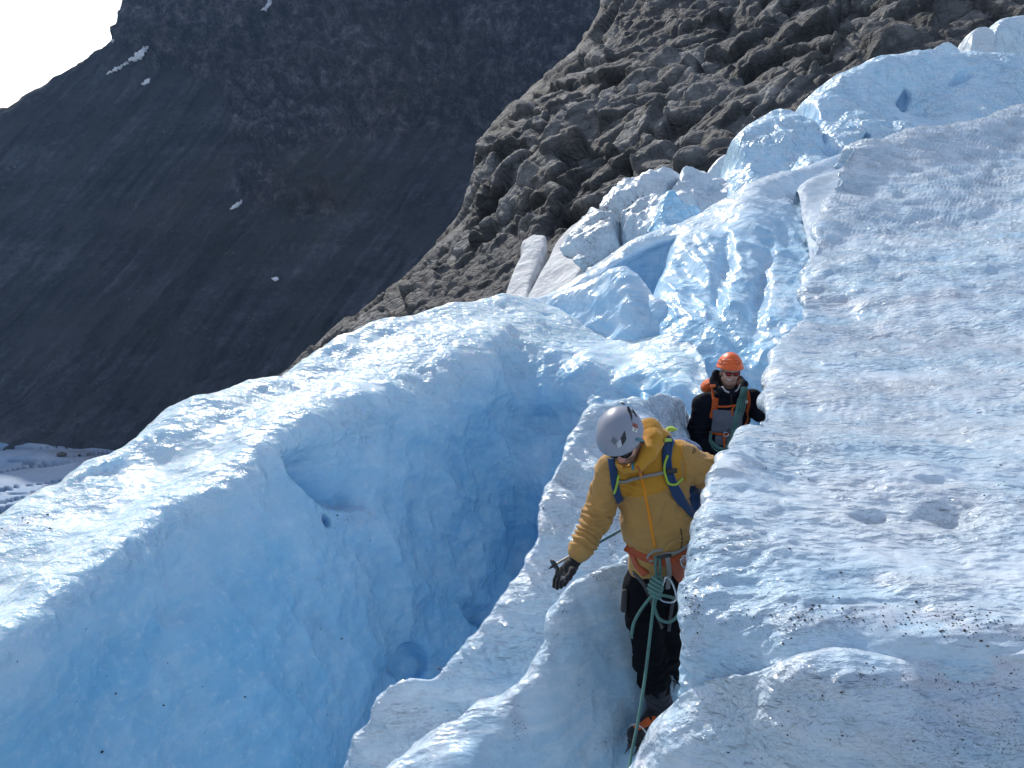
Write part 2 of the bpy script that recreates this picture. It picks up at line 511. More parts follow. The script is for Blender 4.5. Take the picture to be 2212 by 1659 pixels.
def mountain_mat(name):
    m, nt, bs = new_mat(name); b = NB(nt)
    cl = b.attr("cliff"); wm = b.attr("warm")
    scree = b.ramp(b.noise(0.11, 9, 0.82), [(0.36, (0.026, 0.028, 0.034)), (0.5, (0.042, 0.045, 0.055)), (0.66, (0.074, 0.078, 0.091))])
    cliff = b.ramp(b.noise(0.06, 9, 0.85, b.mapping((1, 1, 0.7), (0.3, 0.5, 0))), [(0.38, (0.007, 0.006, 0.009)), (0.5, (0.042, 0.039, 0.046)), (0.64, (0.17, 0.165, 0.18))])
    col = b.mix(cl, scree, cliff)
    lines = b.attr("streak")
    col = b.mix(b.math('SUBTRACT', 0.95, b.math('MULTIPLY', cl, .6)), col, lines, 'MULTIPLY')
    bands = b.ramp(b.noise(0.012, 5, 0.7, b.mapping((0.5, 0.5, 2.2), (0.25, 0.1, 0))), [(0.4, 0.6), (0.6, 1.5)])
    col = b.mix(0.8, col, bands, 'MULTIPLY')
    wf = b.math('MULTIPLY', wm, b.ramp(b.noise(0.02, 8, 0.7), [(0.35, 0.2), (0.65, 1.0)]))
    col = b.mix(wf, col, (0.058, 0.044, 0.024))
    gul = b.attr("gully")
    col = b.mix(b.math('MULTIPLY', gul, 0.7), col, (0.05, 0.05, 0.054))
    st = b.ramp(b.voronoi(0.13), [(0.10, 1.0), (0.24, 0.0)])
    sg = b.ramp(b.noise(0.02, 5, 0.7), [(0.5, 0.0), (0.7, 1.0)])
    col = b.mix(b.math('MULTIPLY', b.math('MULTIPLY', st, sg), 0.6), col, (0.21, 0.21, 0.21))
    b.l(col, bs.inputs["Base Color"])
    bs.inputs["Roughness"].default_value = 0.9
    bs.inputs["Specular IOR Level"].default_value = 0.2
    h = b.math('ADD', b.noise(0.04, 10, 0.75), b.math('MULTIPLY', b.voronoi(0.16), 0.25))
    b.l(b.bump(h, 0.9, 6.0), bs.inputs["Normal"])
    return m
MOUNT = mountain_mat("scree_and_cliff")

def valley_mat(name):
    m, nt, bs = new_mat(name); b = NB(nt)
    w = b.attr("groove")
    col = b.ramp(b.noise(0.012, 7, 0.6), [(0.35, (0.20, 0.36, 0.58)), (0.6, (0.42, 0.52, 0.66))])
    col = b.mix(b.math('MULTIPLY', w, 0.75), col, (0.05, 0.10, 0.19))
    di = b.attr("dirt")
    col = b.mix(b.math('MULTIPLY', di, b.ramp(b.noise(0.06, 8, .75, b.mapping((.4, 1.5, 1))), [(.4, .25), (.62, 1.)])), col, (0.12, 0.10, 0.095))
    b.l(col, bs.inputs["Base Color"]); bs.inputs["Roughness"].default_value = 0.6
    b.l(b.bump(b.noise(0.15, 8, 0.7), 0.8, 3.0), bs.inputs["Normal"])
    return m
VALLEY = valley_mat("valley_ice")

def plain_mat(name, col, rough=0.6, nscale=60, var=0.15, bump=0.0, bscale=400, metal=0.0, spec=0.5, sheen=0.0, bdist=0.002):
    m, nt, bs = new_mat(name); b = NB(nt)
    lo = tuple(c * (1 - var) for c in col); hi = tuple(min(1, c * (1 + var)) for c in col)
    b.l(b.ramp(b.noise(nscale, 5, 0.65), [(0.3, lo), (0.7, hi)]), bs.inputs["Base Color"])
    bs.inputs["Roughness"].default_value = rough; bs.inputs["Metallic"].default_value = metal
    bs.inputs["Specular IOR Level"].default_value = spec
    if sheen:
        bs.inputs["Sheen Weight"].default_value = sheen
    if bump:
        b.l(b.bump(b.math('ADD', b.noise(bscale, 3, .6), b.math('MULTIPLY', b.noise(bscale * .12, 4, .6), 1.5)), bump, bdist), bs.inputs["Normal"])
    return m
BOULDER = plain_mat("dark_boulder", (0.09, 0.085, 0.085), 0.9, 0.4, 0.5, 0.8, 1.0, spec=0.2, bdist=0.4)
GRIT = plain_mat("black_grit", (0.03, 0.03, 0.033), 0.8, 30, 0.5)
# ------------------------------------------------------------------ mountain
mt_rows = [
    [('w', -900, 1500, -60), ('w', -480, 1500, 60), ('w', -250, 1560, 180), ('w', 0, 1620, 220), ('w', 400, 1600, 240), ('w', 900, 1600, 240)],
    [(-420, 352, 1020), (0, 240, 1050), (232, 84, 1130), (330, -150, 1220), (900, -170, 1290), (2000, -170, 1330)],
    [(-420, 520, 930), (0, 430, 960), (230, 300, 1030), (450, 60, 1140), (900, 20, 1210), (2000, 20, 1250)],
    [(-420, 740, 830), (0, 640, 850), (230, 560, 900), (460, 330, 990), (900, 250, 1040), (2000, 250, 1100)],
    [(-420, 880, 730), (0, 830, 750), (230, 780, 770), (500, 620, 820), (900, 500, 860), (2000, 500, 900)],
    [(-420, 965, 655), (0, 955, 652), (230, 965, 640), (500, 940, 660), (900, 760, 700), (2000, 760, 740)],
    [(-420, 1050, 600), (0, 1050, 590), (230, 1100, 560), (500, 1150, 560), (900, 980, 580), (2000, 980, 600)],
]
def mount_disp(G, N, v, u):
    P = proj(G)
    flow = np.stack((G[..., 0] * 0.020 - G[..., 2] * 0.013, G[..., 1] * 0.004, G[..., 2] * 0.004), -1)
    gul = fbm(flow * 2.2, 4, 3, ridged=True)
    cl = cliff_mask(G)
    rough = fbm(G * 0.012 + 3, 6, 8, 0.6, ridged=True)
    blocky = voro(G * np.array((.016, .016, .03)) + .3 * fbm(G * .01, 3, 2)[..., None], 4)
    b2 = voro(G * np.array((.05, .05, .09)) + .4 * fbm(G * .03, 3, 6)[..., None], 14)
    d = -5.0 * sstep(0.55, 1.1, gul) * (1 - cl) + cl * (rough * 10 + (blocky[2][..., 0] - .5) * 22 + (b2[2][..., 1] - .5) * 9) + fbm(G * 0.03, 5, 1, 0.62) * 2.4
    low = sstep(560, 780, P[..., 1])
    d = d + low * (fbm(G * 0.02, 5, 21, 0.65) * 5)
    fade = (sstep(0.7, 1.0, v) * 0.75 + 0.25) * (1 - .8 * cl * sstep(2.2, 1.0, v) * sstep(520, 260, P[..., 0]))
    return d * fade
def cliff_mask(G):
    P = proj(G)
    x, y = P[..., 0], P[..., 1]
    edge = 0.0 + 60 * vnoise(np.stack((x / 90, y / 90, 0 * x), -1), 3) + 25 * vnoise(np.stack((x / 30, y / 30, 0 * x), -1), 4)
    lim = np.interp(x, [0, 230, 330, 480, 560, 700, 900, 1200], [-200, 60, 170, 230, 330, 290, 270, 280])
    c = sstep(40, -40, y + edge - lim)
    knob = np.exp(-(((x - 560) / 90) ** 2 + ((y - 400) / 70) ** 2)) + np.exp(-(((x - 690) / 80) ** 2 + ((y - 440) / 60) ** 2))
    return np.clip(c + sstep(.35, .8, knob + .004 * edge), 0, 1)
def gully_mask(G):
    flow = np.stack((G[..., 0] * 0.020 - G[..., 2] * 0.013, G[..., 1] * 0.004, G[..., 2] * 0.004), -1)
    return sstep(0.55, 1.1, fbm(flow * 2.2, 4, 3, ridged=True)) * (1 - cliff_mask(G))
def streaks(G):
    w = 6 * fbm(G * .006, 3, 12)
    q = np.stack(((G[..., 0] * .020 - G[..., 2] * .013 + w * .02) * 6, G[..., 1] * .006, (G[..., 2] + G[..., 0]) * .004), -1)
    return np.clip(1 + .48 * fbm(q, 4, 15, .6), .35, 1.9)
warm_marks = [(690, 400, 110, 90, 20, 1.0), (400, 420, 140, 40, 40, 0.7), (600, 500, 200, 80, 10, 0.5), (260, 700, 160, 60, 10, 0.35), (850, 150, 200, 160, 0, 0.45)]
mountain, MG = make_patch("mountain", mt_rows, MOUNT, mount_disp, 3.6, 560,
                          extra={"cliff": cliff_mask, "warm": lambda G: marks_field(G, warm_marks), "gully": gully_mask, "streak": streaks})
tag(mountain, kind="structure")

def bvh_of(o):
    me = o.data
    off = parent_loc(o)
    return BVHTree.FromPolygons([v.co + off for v in me.vertices], [tuple(p.vertices) for p in me.polygons])
CAMP = Vector((0, 0, CAMZ))
def hit(bvh, px, py, default=None):
    loc, nor, idx, d = bvh.ray_cast(CAMP, Vector(sight(px, py)))
    if loc is None:
        return default
    if nor.dot(loc - CAMP) > 0:
        nor = -nor
    return loc, nor

def slab_on(name, poly, bvh, thick, mat, lift=0.0, n=40, wob=0.0, seed=0):
    """a thin real body lying on a surface: outline poly in picture places, laid on the surface met there"""
    poly = np.array(poly, float)
    lo, hi = poly.min(0), poly.max(0)
    cell = max(hi - lo) / n
    nx, ny = int((hi[0] - lo[0]) / cell) + 3, int((hi[1] - lo[1]) / cell) + 3
    def inside(x, y):
        c = False; j = len(poly) - 1
        for i in range(len(poly)):
            if (poly[i][1] > y) != (poly[j][1] > y) and x < (poly[j][0] - poly[i][0]) * (y - poly[i][1]) / (poly[j][1] - poly[i][1]) + poly[i][0]:
                c = not c
            j = i
        return c
    rnd = random.Random(seed)
    vid = {}; V = []; F = []; NR = []
    def vert(i, j):
        if (i, j) in vid:
            return vid[i, j]
        x = lo[0] + (i - 1) * cell; y = lo[1] + (j - 1) * cell
        x += rnd.uniform(-.3, .3) * cell; y += rnd.uniform(-.3, .3) * cell
        h = hit(bvh, x, y)
        if h is None:
            return None
        vid[i, j] = len(V); V.append(h[0] + h[1] * (lift + thick + wob * rnd.uniform(-1, 1))); NR.append(h[1])
        return vid[i, j]
    for i in range(nx):
        for j in range(ny):
            if inside(lo[0] + (i - .5) * cell, lo[1] + (j - .5) * cell):
                q = [vert(i, j), vert(i + 1, j), vert(i + 1, j + 1), vert(i, j + 1)]
                if None not in q:
                    F.append(q)
    nv = len(V)
    edges = {}
    for f in F:
        for a, b in zip(f, f[1:] + f[:1]):
            edges[(a, b)] = edges.get((a, b), 0) + 1
    V2 = V + [V[k] - NR[k] * (thick * 2.2) for k in range(nv)]
    FF = [list(f) for f in F] + [[i + nv for i in f[::-1]] for f in F]
    for (a, b) in edges:
        if (b, a) not in edges:
            FF.append([b, a, a + nv, b + nv])
    return mesh_obj(name, [tuple(v) for v in V2], np.array(FF), mat)

MB = bvh_of(mountain)
far_patches = [
    ([(226, 166), (250, 148), (270, 136), (290, 122), (306, 108), (321, 100), (318, 113), (308, 126), (296, 133), (286, 134), (264, 146), (240, 159)], "long white snow streak running down the scree below the skyline"),
    ([(304, 184), (316, 174), (326, 172), (324, 180), (312, 187)], "small snow patch just below the long snow streak"),
    ([(497, 456), (505, 444), (524, 434), (518, 446), (506, 454)], "lone snow patch low in a gully of the dark scree slope"),
    ([(566, 22), (576, 8), (584, -8), (592, -8), (586, 10), (574, 24)], "snow patch in the dark cliff at the upper edge"),
    ([(588, 604), (598, 601), (604, 606), (596, 610)], "tiny snow patch near the foot of the scree slope"),
    ([(242, 90), (248, 84), (250, 88), (245, 95)], "tiny snow patch tucked under the skyline notch"),
]
for k, (pl, lb) in enumerate(far_patches):
    tag(slab_on("snow_patch", pl, MB, 0.8, SNOW_FAR, 2.0, 26, 0, k), lb, "snow patch", "snow patches on the mountain")

# ------------------------------------------------------------------ valley glacier far below
vg_rows = [
    [(-500, 930, 690), (-150, 948, 668), (0, 956, 655), (120, 963, 645), (240, 975, 632), (420, 990, 620)],
    [(-500, 1010, 590), (-150, 1010, 585), (0, 1010, 580), (120, 1010, 575), (240, 1015, 570), (420, 1020, 560)],
    [(-500, 1100, 500), (-150, 1100, 495), (0, 1095, 490), (120, 1095, 485), (240, 1100, 480), (420, 1100, 470)],
    [(-500, 1250, 390), (-150, 1250, 385), (0, 1250, 380), (120, 1250, 375), (240, 1250, 370), (420, 1250, 360)],
    [('w', -260, 150, -245), ('w', -190, 150, -245), ('w', -130, 150, -245), ('w', -80, 150, -245), ('w', -20, 150, -245), ('w', 60, 150, -245)],
]
def groove(G):
    q = G[..., :2]
    w = fbm(np.stack((q[..., 0] * .006, q[..., 1] * .006, 0 * q[..., 0]), -1), 3, 5)
    s = np.stack((q[..., 0] * .010 + q[..., 1] * .006 + w * .5, q[..., 1] * .050 - q[..., 0] * .022 + w * 1.4, 0 * w), -1)
    r = 1 - np.abs(fbm(s, 3, 9, .55))
    return sstep(.82, 1.0, r)
def vg_disp(G, N, v, u):
    return -8 * groove(G) + 2.5 * fbm(G * .02, 3, 7)
vgl, VG = make_patch("valley_glacier", vg_rows, VALLEY, vg_disp, 2.0, 520,
                     dirt=[(60, 972, 90, 12, 0, .5), (190, 980, 70, 18, -5, 1.0), (120, 975, 40, 10, -8, .8), (40, 1010, 60, 14, 0, .3)], extra={"groove": groove})
tag(vgl, kind="structure")

def boulder(name, c, size, seed, mat, ratio=(1, 1, .8)):
    bm = bmesh.new(); bmesh.ops.create_icosphere(bm, subdivisions=3, radius=1)
    V = np.array([v.co[:] for v in bm.verts]); F = np.array([[v.index for v in f.verts] for f in bm.faces]); bm.free()
    rr = random.Random(seed)
    for k in range(9):
        n = np.array([rr.gauss(0, 1) for _ in range(3)]); n /= np.linalg.norm(n); d = rr.uniform(.55, .85)
        s = V @ n; V = V - np.where(s > d, s - d, 0)[:, None] * n
    V = V * (1 + .08 * fbm(V * 2 + seed, 3, seed)[:, None])
    return mesh_obj(name, V * size * np.array(ratio) + np.array(c), F, mat, smooth=False)
VB = bvh_of(vgl)
for k, (px, py, w, lb) in enumerate([(134, 985, 22, "large dark brown boulder lying on the far valley ice below the scree"), (171, 985, 10, "dark pointed boulder right of the large brown boulder on the valley ice"), (190, 981, 5, "smallest dark boulder on the far valley ice")]):
    h = hit(VB, px, py)
    if h:
        s = w * h[0].y / FOC / 2
        tag(boulder("boulder", tuple(h[0] + Vector((0, 0, s * .35))), s, 40 + k, BOULDER, (1, .9, .62)), lb, "boulder", "boulders on the valley ice")

# ------------------------------------------------------------------ bedrock slope
rk_rows = [
    [('w', -200, 520, 140), ('w', 20, 420, 130), ('w', 60, 360, 120), ('w', 90, 320, 110), ('w', 130, 300, 105), ('w', 220, 280, 105)],
    [(1230, -230, 230), (1360, -200, 165), (1550, -200, 150), (1800, -200, 135), (2080, -200, 122), (2500, -200, 110)],
    [(1300, -30, 200), (1345, -22, 145), (1550, -20, 125), (1800, -20, 108), (2050, -20, 96), (2480, -20, 86)],
    [(1250, 95, 180), (1296, 105, 128), (1480, 110, 108), (1700, 110, 92), (1950, 110, 80), (2400, 110, 70)],
    [(1130, 205, 165), (1184, 212, 116), (1350, 230, 96), (1550, 230, 80), (1800, 240, 67), (2300, 240, 57)],
    [(1040, 305, 150), (1066, 325, 106), (1200, 360, 86), (1400, 360, 69), (1600, 360, 55), (2100, 380, 46)],
    [(1000, 440, 140), (1036, 452, 97), (1150, 470, 80), (1300, 470, 63), (1500, 450, 48), (1900, 480, 40)],
    [(880, 590, 128), (912, 598, 90), (1030, 610, 72), (1150, 600, 57), (1300, 600, 45), (1700, 600, 36)],
    [(730, 708, 122), (762, 710, 83), (880, 720, 66), (1000, 720, 54), (1150, 720, 44), (1600, 720, 33)],
    [(600, 830, 115), (620, 830, 75), (760, 830, 57), (900, 830, 45), (1100, 830, 36), (1500, 830, 27)],
]
def talus_mask(G):
    P = proj(G); x, y = P[..., 0], P[..., 1]
    n = vnoise(np.stack((x / 60, y / 60, 0 * x), -1), 9) * .35 + vnoise(np.stack((x / 20, y / 20, 0 * x), -1), 19) * .2
    t = 0
    for (mx, my, rx, ry, an) in [(1960, 110, 150, 24, 24), (1790, 165, 110, 18, 30), (2080, 80, 150, 30, 15), (1640, 305, 110, 14, 30), (1480, 370, 130, 18, 20), (1000, 640, 190, 60, 38),
                             (1380, 60, 70, 60, 40), (1480, 15, 90, 22, 10), (1420, 250, 20, 10, 30), (1200, 560, 60, 60, 50), (1560, 330, 60, 20, 30)]:
        a = math.radians(an); dx, dy = x - mx, y - my
        X = (dx * math.cos(a) - dy * math.sin(a)) / rx; Y = (dx * math.sin(a) + dy * math.cos(a)) / ry
        t = np.maximum(t, sstep(1.25, .75, np.sqrt(X * X + Y * Y) + n))
    return t
RC = {}
RROT = np.array(Matrix.Rotation(1.0, 3, 'Y') @ Matrix.Rotation(-.35, 3, 'X') @ Matrix.Rotation(.35, 3, 'Z'))
def rock_cells(G):
    if 'd' in RC:
        return RC['d'], RC['c']
    q = (G + .7 * fbm(G * .08, 3, 31)[..., None] * np.array((1, .6, -.7))) @ RROT
    tal = talus_mask(G)
    slabm = sstep(-.3, .3, fbm(G * .022, 3, 77))
    d = 0; crack = 0; shade = 1.0
    for sc, amp, tilt, w, seed, sl in ((.125, 1.5, .9, .05, 3, 0), (.30, .72, .9, .06, 13, .35), (.75, .28, .9, .08, 23, .6)):
        f1, f2, cid, off = voro(q * sc * np.array((.8, 1.1, 1.0)), seed, box=.75)
        dirn = cid - .5; dirn = dirn / (np.linalg.norm(dirn, axis=-1, keepdims=True) + 1e-6)
        t = (dirn * off).sum(-1)
        m = 1 - sl * (1 - slabm)
        e = np.exp(-(f2 - f1) / w)
        d = d + m * amp * (.6 * (cid[..., 0] - .5) + tilt * 1.9 * t - .1 * f1 ** 2 - .55 * e)
        crack = np.maximum(crack, m * np.exp(-(f2 - f1) / (w * .9)))
        shade = shade + (.5, .6, .45)[(3, 13, 23).index(seed)] * (cid[..., 1] - .5)  # random tone per block, painted contrast of lit and shadowed faces
    sm = fbm(G * .25, 4, 41, .6) * .25
    pe = voro(G * 1.15, 61); pe2 = voro(G * .5, 62)
    rub = .35 * (1 - pe[0]) * pe[2][..., 0] + .8 * (1 - pe2[0]) * (pe2[2][..., 0] > .6)
    for _ in range(1):
        d[1:-1] = .5 * d[1:-1] + .25 * (d[2:] + d[:-2]); d[:, 1:-1] = .5 * d[:, 1:-1] + .25 * (d[:, 2:] + d[:, :-2])
    RC['d'] = d * (1 - .9 * tal) + sm + tal * (rub - .6); RC['c'] = crack * (1 - tal); RC['v'] = np.clip(shade, .35, 1.7)
    return RC['d'], RC['c']
def rock_disp(G, N, v, u):
    d, c = rock_cells(G)
    return d * (.3 + .7 * sstep(0.2, 1.0, v)) * (.25 + .75 * sstep(.2, 1.0, u))
rock, RG = make_patch("rock_hill", rk_rows, ROCK, rock_disp, 2.6, 640,
                      extra={"crack": lambda G: RC['c'], "facet": lambda G: RC['v'], "talus": talus_mask})
tag(rock, kind="structure")

# ------------------------------------------------------------------ near ice
def shift(row, dx, dy, dz):
    return [('w', *(at(*c) + np.array((dx, dy, dz)))) for c in row]
def cups(G, size, depth, stretch=(1, 1, 1), seed=0, warp=.35):
    q = G / size * np.array(stretch)
    q = q + warp * np.stack([fbm(q * .6 + k * 7, 2, seed + k) for k in range(3)], -1)
    f1 = voro(q, seed)[0]
    return depth * (np.minimum(f1, 1.0) ** 2 - .35)

# ice hill with the big shaded face
ih = [  # S, M, C, F1, F2, F3, B
    [(-520, 1330, 4.2), (-520, 1440, 3.6), (-500, 1560, 3.05), (-480, 1640, 2.98), (-460, 1750, 2.92), (-430, 1900, 2.86), (-400, 2150, 2.8)],
    [(0, 1126, 5.4), (0, 1245, 4.6), (0, 1365, 3.78), (15, 1445, 3.68), (30, 1545, 3.58), (60, 1680, 3.5), (100, 1950, 3.4)],
    [(130, 1048, 6.0), (130, 1155, 5.1), (115, 1275, 4.2), (130, 1365, 4.08), (155, 1480, 3.96), (180, 1620, 3.85), (220, 1880, 3.7)],
    [(280, 959, 6.7), (272, 1060, 5.8), (250, 1170, 4.8), (265, 1270, 4.62), (285, 1400, 4.45), (310, 1550, 4.3), (345, 1800, 4.1)],
    [(500, 834, 7.9), (495, 930, 7.0), (470, 1048, 5.85), (490, 1160, 5.6), (520, 1300, 5.35), (560, 1470, 5.1), (610, 1700, 4.85)],
    [(625, 789, 8.7), (620, 850, 7.9), (610, 950, 6.6), (625, 1075, 6.3), (660, 1240, 6.0), (690, 1410, 5.75), (720, 1620, 5.5)],
    [(700, 743, 9.2), (705, 800, 8.5), (715, 905, 7.2), (730, 1040, 6.85), (760, 1210, 6.5), (780, 1380, 6.15), (785, 1570, 5.85)],
    [(800, 700, 10.0), (805, 750, 9.3), (815, 860, 7.9), (820, 990, 7.5), (830, 1160, 7.1), (840, 1330, 6.75), (825, 1500, 6.4)],
    [(900, 670, 10.7), (905, 715, 10.0), (915, 812, 8.6), (915, 940, 8.15), (920, 1110, 7.7), (925, 1280, 7.3), (905, 1470, 6.9)],
    [(1030, 647, 11.6), (1035, 688, 10.8), (1040, 765, 9.5), (1025, 890, 8.95), (1015, 1050, 8.45), (1015, 1220, 8.0), (1000, 1430, 7.5)],
    [(1165, 641, 12.4), (1155, 675, 11.7), (1135, 735, 10.5), (1110, 845, 9.8), (1100, 980, 9.3), (1100, 1140, 8.8), (1085, 1330, 8.3)],
    [(1270, 702, 11.8), (1255, 728, 11.2), (1230, 775, 10.3), (1205, 850, 9.75), (1185, 945, 9.35), (1165, 1070, 8.95), (1165, 1220, 8.5)],
    [(1360, 729, 11.2), (1350, 758, 10.6), (1325, 805, 9.7), (1290, 862, 9.2), (1260, 925, 8.9), (1240, 1010, 8.6), (1260, 1120, 8.2)],
    [(1476, 726, 10.4), (1470, 758, 9.9), (1450, 800, 9.2), (1420, 845, 8.85), (1400, 895, 8.55), (1400, 965, 8.25), (1400, 1070, 7.9)],
    [(1535, 815, 9.0), (1532, 840, 8.7), (1525, 870, 8.3), (1515, 900, 8.1), (1505, 945, 7.9), (1505, 1005, 7.7), (1505, 1110, 7.4)],
    [(1590, 880, 8.2), (1590, 900, 8.0), (1585, 925, 7.8), (1580, 950, 7.6), (1580, 985, 7.4), (1580, 1040, 6.9), (1580, 1130, 6.5)],
]
ih_rows = [[c[k] for c in ih] for k in range(7)]
ih_rows = [shift(ih_rows[0], -.3, 4.5, -5.0), shift(ih_rows[0], -.1, 1.0, -.62)] + ih_rows + [shift(ih_rows[6], .25, .5, -2.5)]
def hill_disp(G, N, v, u):
    P = proj(G)
    top = sstep(4.45, 3.5, v)                     # upper weathered side
    d = .10 * fbm(G * .7, 4, 3) + .035 * fbm(G * 2.2, 4, 5)
    c1 = cups(G, .32, .026, (.6, 1, .9), 11) + cups(G, .15, .010, (.65, 1, 1), 12)
    face = cups(G, .8, .09, (1, 1, .6), 13) + .10 * fbm(G * np.array((1.3, 1.3, .7)), 4, 15, ridged=True)
    right = sstep(650, 900, P[..., 0])
    fold = .12 * fbm(np.stack((G[..., 0] * 1.1 + G[..., 2] * 1.2, G[..., 1] * .5, G[..., 2] * .35), -1), 3, 25, ridged=True)
    fc = cups(G, .30, .045, (1, 1, .8), 17)
    return d + c1 * top + (1 - top) * (face * (.35 + .15 * right) + right * (fold * .45 + fc * .55 + .10 * fbm(G * .9, 3, 28)))
hill_dents = [('lip', [(612, 992), (622, 1020), (645, 1046), (672, 1070), (706, 1088), (745, 1102), (790, 1108)], .55, 75, 18),
              ('lip', [(985, 1310), (1000, 1348), (1024, 1366), (1050, 1360), (1074, 1320)], .40, 55, 22),
              ('lip', [(930, 1010), (985, 1060), (1050, 1085)], .10, 60, 40), ('lip', [(1010, 860), (1060, 905), (1130, 925), (1200, 915)], .16, 50, 30),
              ('lip', [(640, 1350), (690, 1378), (720, 1430)], .08, 50, 30), ('lip', [(480, 1470), (560, 1500), (620, 1545)], .08, 70, 40),
              (716, 1122, 11, 15, 0, .16, .9), (884, 1440, 40, 50, 0, .36, .45),
              (1195, 905, 60, 26, 8, .30, .2), (360, 1330, 70, 40, -20, .08, .0), ('lip', [(150, 1058), (200, 1032), (245, 1010), (275, 990)], -.14, 30, 12),
              (1120, 1190, 50, 90, -25, .35, .0), (1360, 850, 60, 16, 0, .2, .2)]
def hill_tex(G, v):
    P = proj(G)
    return np.clip(.16 + .84 * sstep(5.0, 4.1, v) + .38 * sstep(750, 1050, P[..., 0]), 0, 1)
ice_hill, HG = make_patch("ice_hill", ih_rows, ICE_HILL, hill_disp, 3.0, 640, dent=hill_dents, tex=hill_tex,
                          crust=[.9, .9, .95, .95, .8, .42, .28, .25, .2, .1],
                          dirt=[(30, 1140, 80, 14, 28, .7), (200, 1010, 60, 9, 30, .4), (770, 1120, 45, 18, 15, .55), (690, 1250, 20, 10, 0, .3), (1270, 870, 50, 14, 20, .35), (960, 1445, 30, 10, 0, .5)])
tag(ice_hill, kind="structure")

# fin between the crevasse and the trench
fb = [  # lip, in1, in2, right end
    [(1570, 1010, 6.7), (1570, 1040, 6.6), (1570, 1070, 6.5), (1570, 1120, 6.4)],
    [(1506, 925, 6.45), (1506, 960, 6.3), (1510, 1000, 6.15), (1540, 1070, 5.9)],
    [(1445, 866, 5.95), (1455, 905, 5.75), (1470, 965, 5.55), (1510, 1060, 5.3)],
    [(1400, 856, 5.65), (1412, 900, 5.45), (1435, 965, 5.25), (1490, 1070, 4.95)],
    [(1290, 883, 5.35), (1330, 930, 5.15), (1380, 1010, 4.95), (1470, 1130, 4.6)],
    [(1252, 916, 5.2), (1300, 985, 4.95), (1360, 1075, 4.7), (1460, 1200, 4.3)],
    [(1196, 1026, 4.85), (1250, 1085, 4.65), (1325, 1160, 4.42), (1450, 1280, 4.08)],
    [(1166, 1103, 4.62), (1212, 1155, 4.45), (1290, 1220, 4.25), (1420, 1340, 3.95)],
    [(1168, 1146, 4.48), (1200, 1195, 4.35), (1270, 1262, 4.15), (1400, 1390, 3.85)],
    [(1130, 1232, 4.3), (1170, 1262, 4.2), (1240, 1318, 4.05), (1380, 1440, 3.8)],
    [(1082, 1312, 4.12), (1125, 1340, 4.03), (1195, 1392, 3.9), (1340, 1500, 3.7)],
    [(1030, 1368, 4.0), (1080, 1395, 3.93), (1150, 1440, 3.82), (1300, 1550, 3.65)],
    [(960, 1462, 3.84), (1010, 1478, 3.8), (1090, 1510, 3.7), (1250, 1620, 3.55)],
    [(895, 1471, 3.82), (950, 1500, 3.77), (1040, 1555, 3.68), (1200, 1680, 3.5)],
    [(830, 1487, 3.82), (900, 1545, 3.72), (990, 1600, 3.62), (1150, 1740, 3.45)],
    [(793, 1563, 3.72), (858, 1610, 3.64), (945, 1660, 3.55), (1100, 1800, 3.38)],
    [(763, 1659, 3.62), (825, 1690, 3.55), (910, 1740, 3.46), (1060, 1860, 3.3)],
    [(725, 1800, 3.45), (780, 1830, 3.4), (860, 1880, 3.32), (1000, 1980, 3.2)],
]
fb_rows = [[c[k] for c in fb] for k in range(4)]
fb_rows = [shift(fb_rows[0], .35, .35, -2.2), shift(fb_rows[0], .12, .14, -.22)] + fb_rows + [shift(fb_rows[3], .3, .1, -.8)]
def fin_disp(G, N, v, u):
    e = sstep(1.0, 1.6, v)
    d = .05 * fbm(G * 1.6, 4, 51) + .018 * fbm(G * 6, 3, 52)
    d = d + cups(G, .22, .022, (.7, .8, 1.2), 53) + cups(G, .09, .010, (.6, 1, 1), 54) + .02 * fbm(np.stack((G[..., 0] * 5 + G[..., 2] * 4, G[..., 1] * 1.3, G[..., 2] * 2), -1), 3, 55, ridged=True)
    return d * (.45 + .55 * e)
fin_dents = [(1110, 1440, 40, 60, -35, .06, .1), (1000, 1540, 50, 24, 20, .05, .1), (870, 1448, 12, 16, 0, -.12, .3)]
fin, FG = make_patch("crevasse_wall", fb_rows, ICE_NEAR, fin_disp, 3.0, 560, dent=fin_dents, crust=[0, .5, .8, .75, .65, .6, .5],
                     dirt=[(1480, 890, 60, 24, 30, .9), (1330, 1160, 16, 60, -12, .8), (1300, 1240, 30, 16, 0, .5), (1168, 1130, 6, 40, 0, .7), (1440, 905, 40, 14, 40, .7), (960, 1458, 40, 9, 10, .5), (1000, 1440, 30, 8, 30, .5)])
tag(fin, kind="structure")

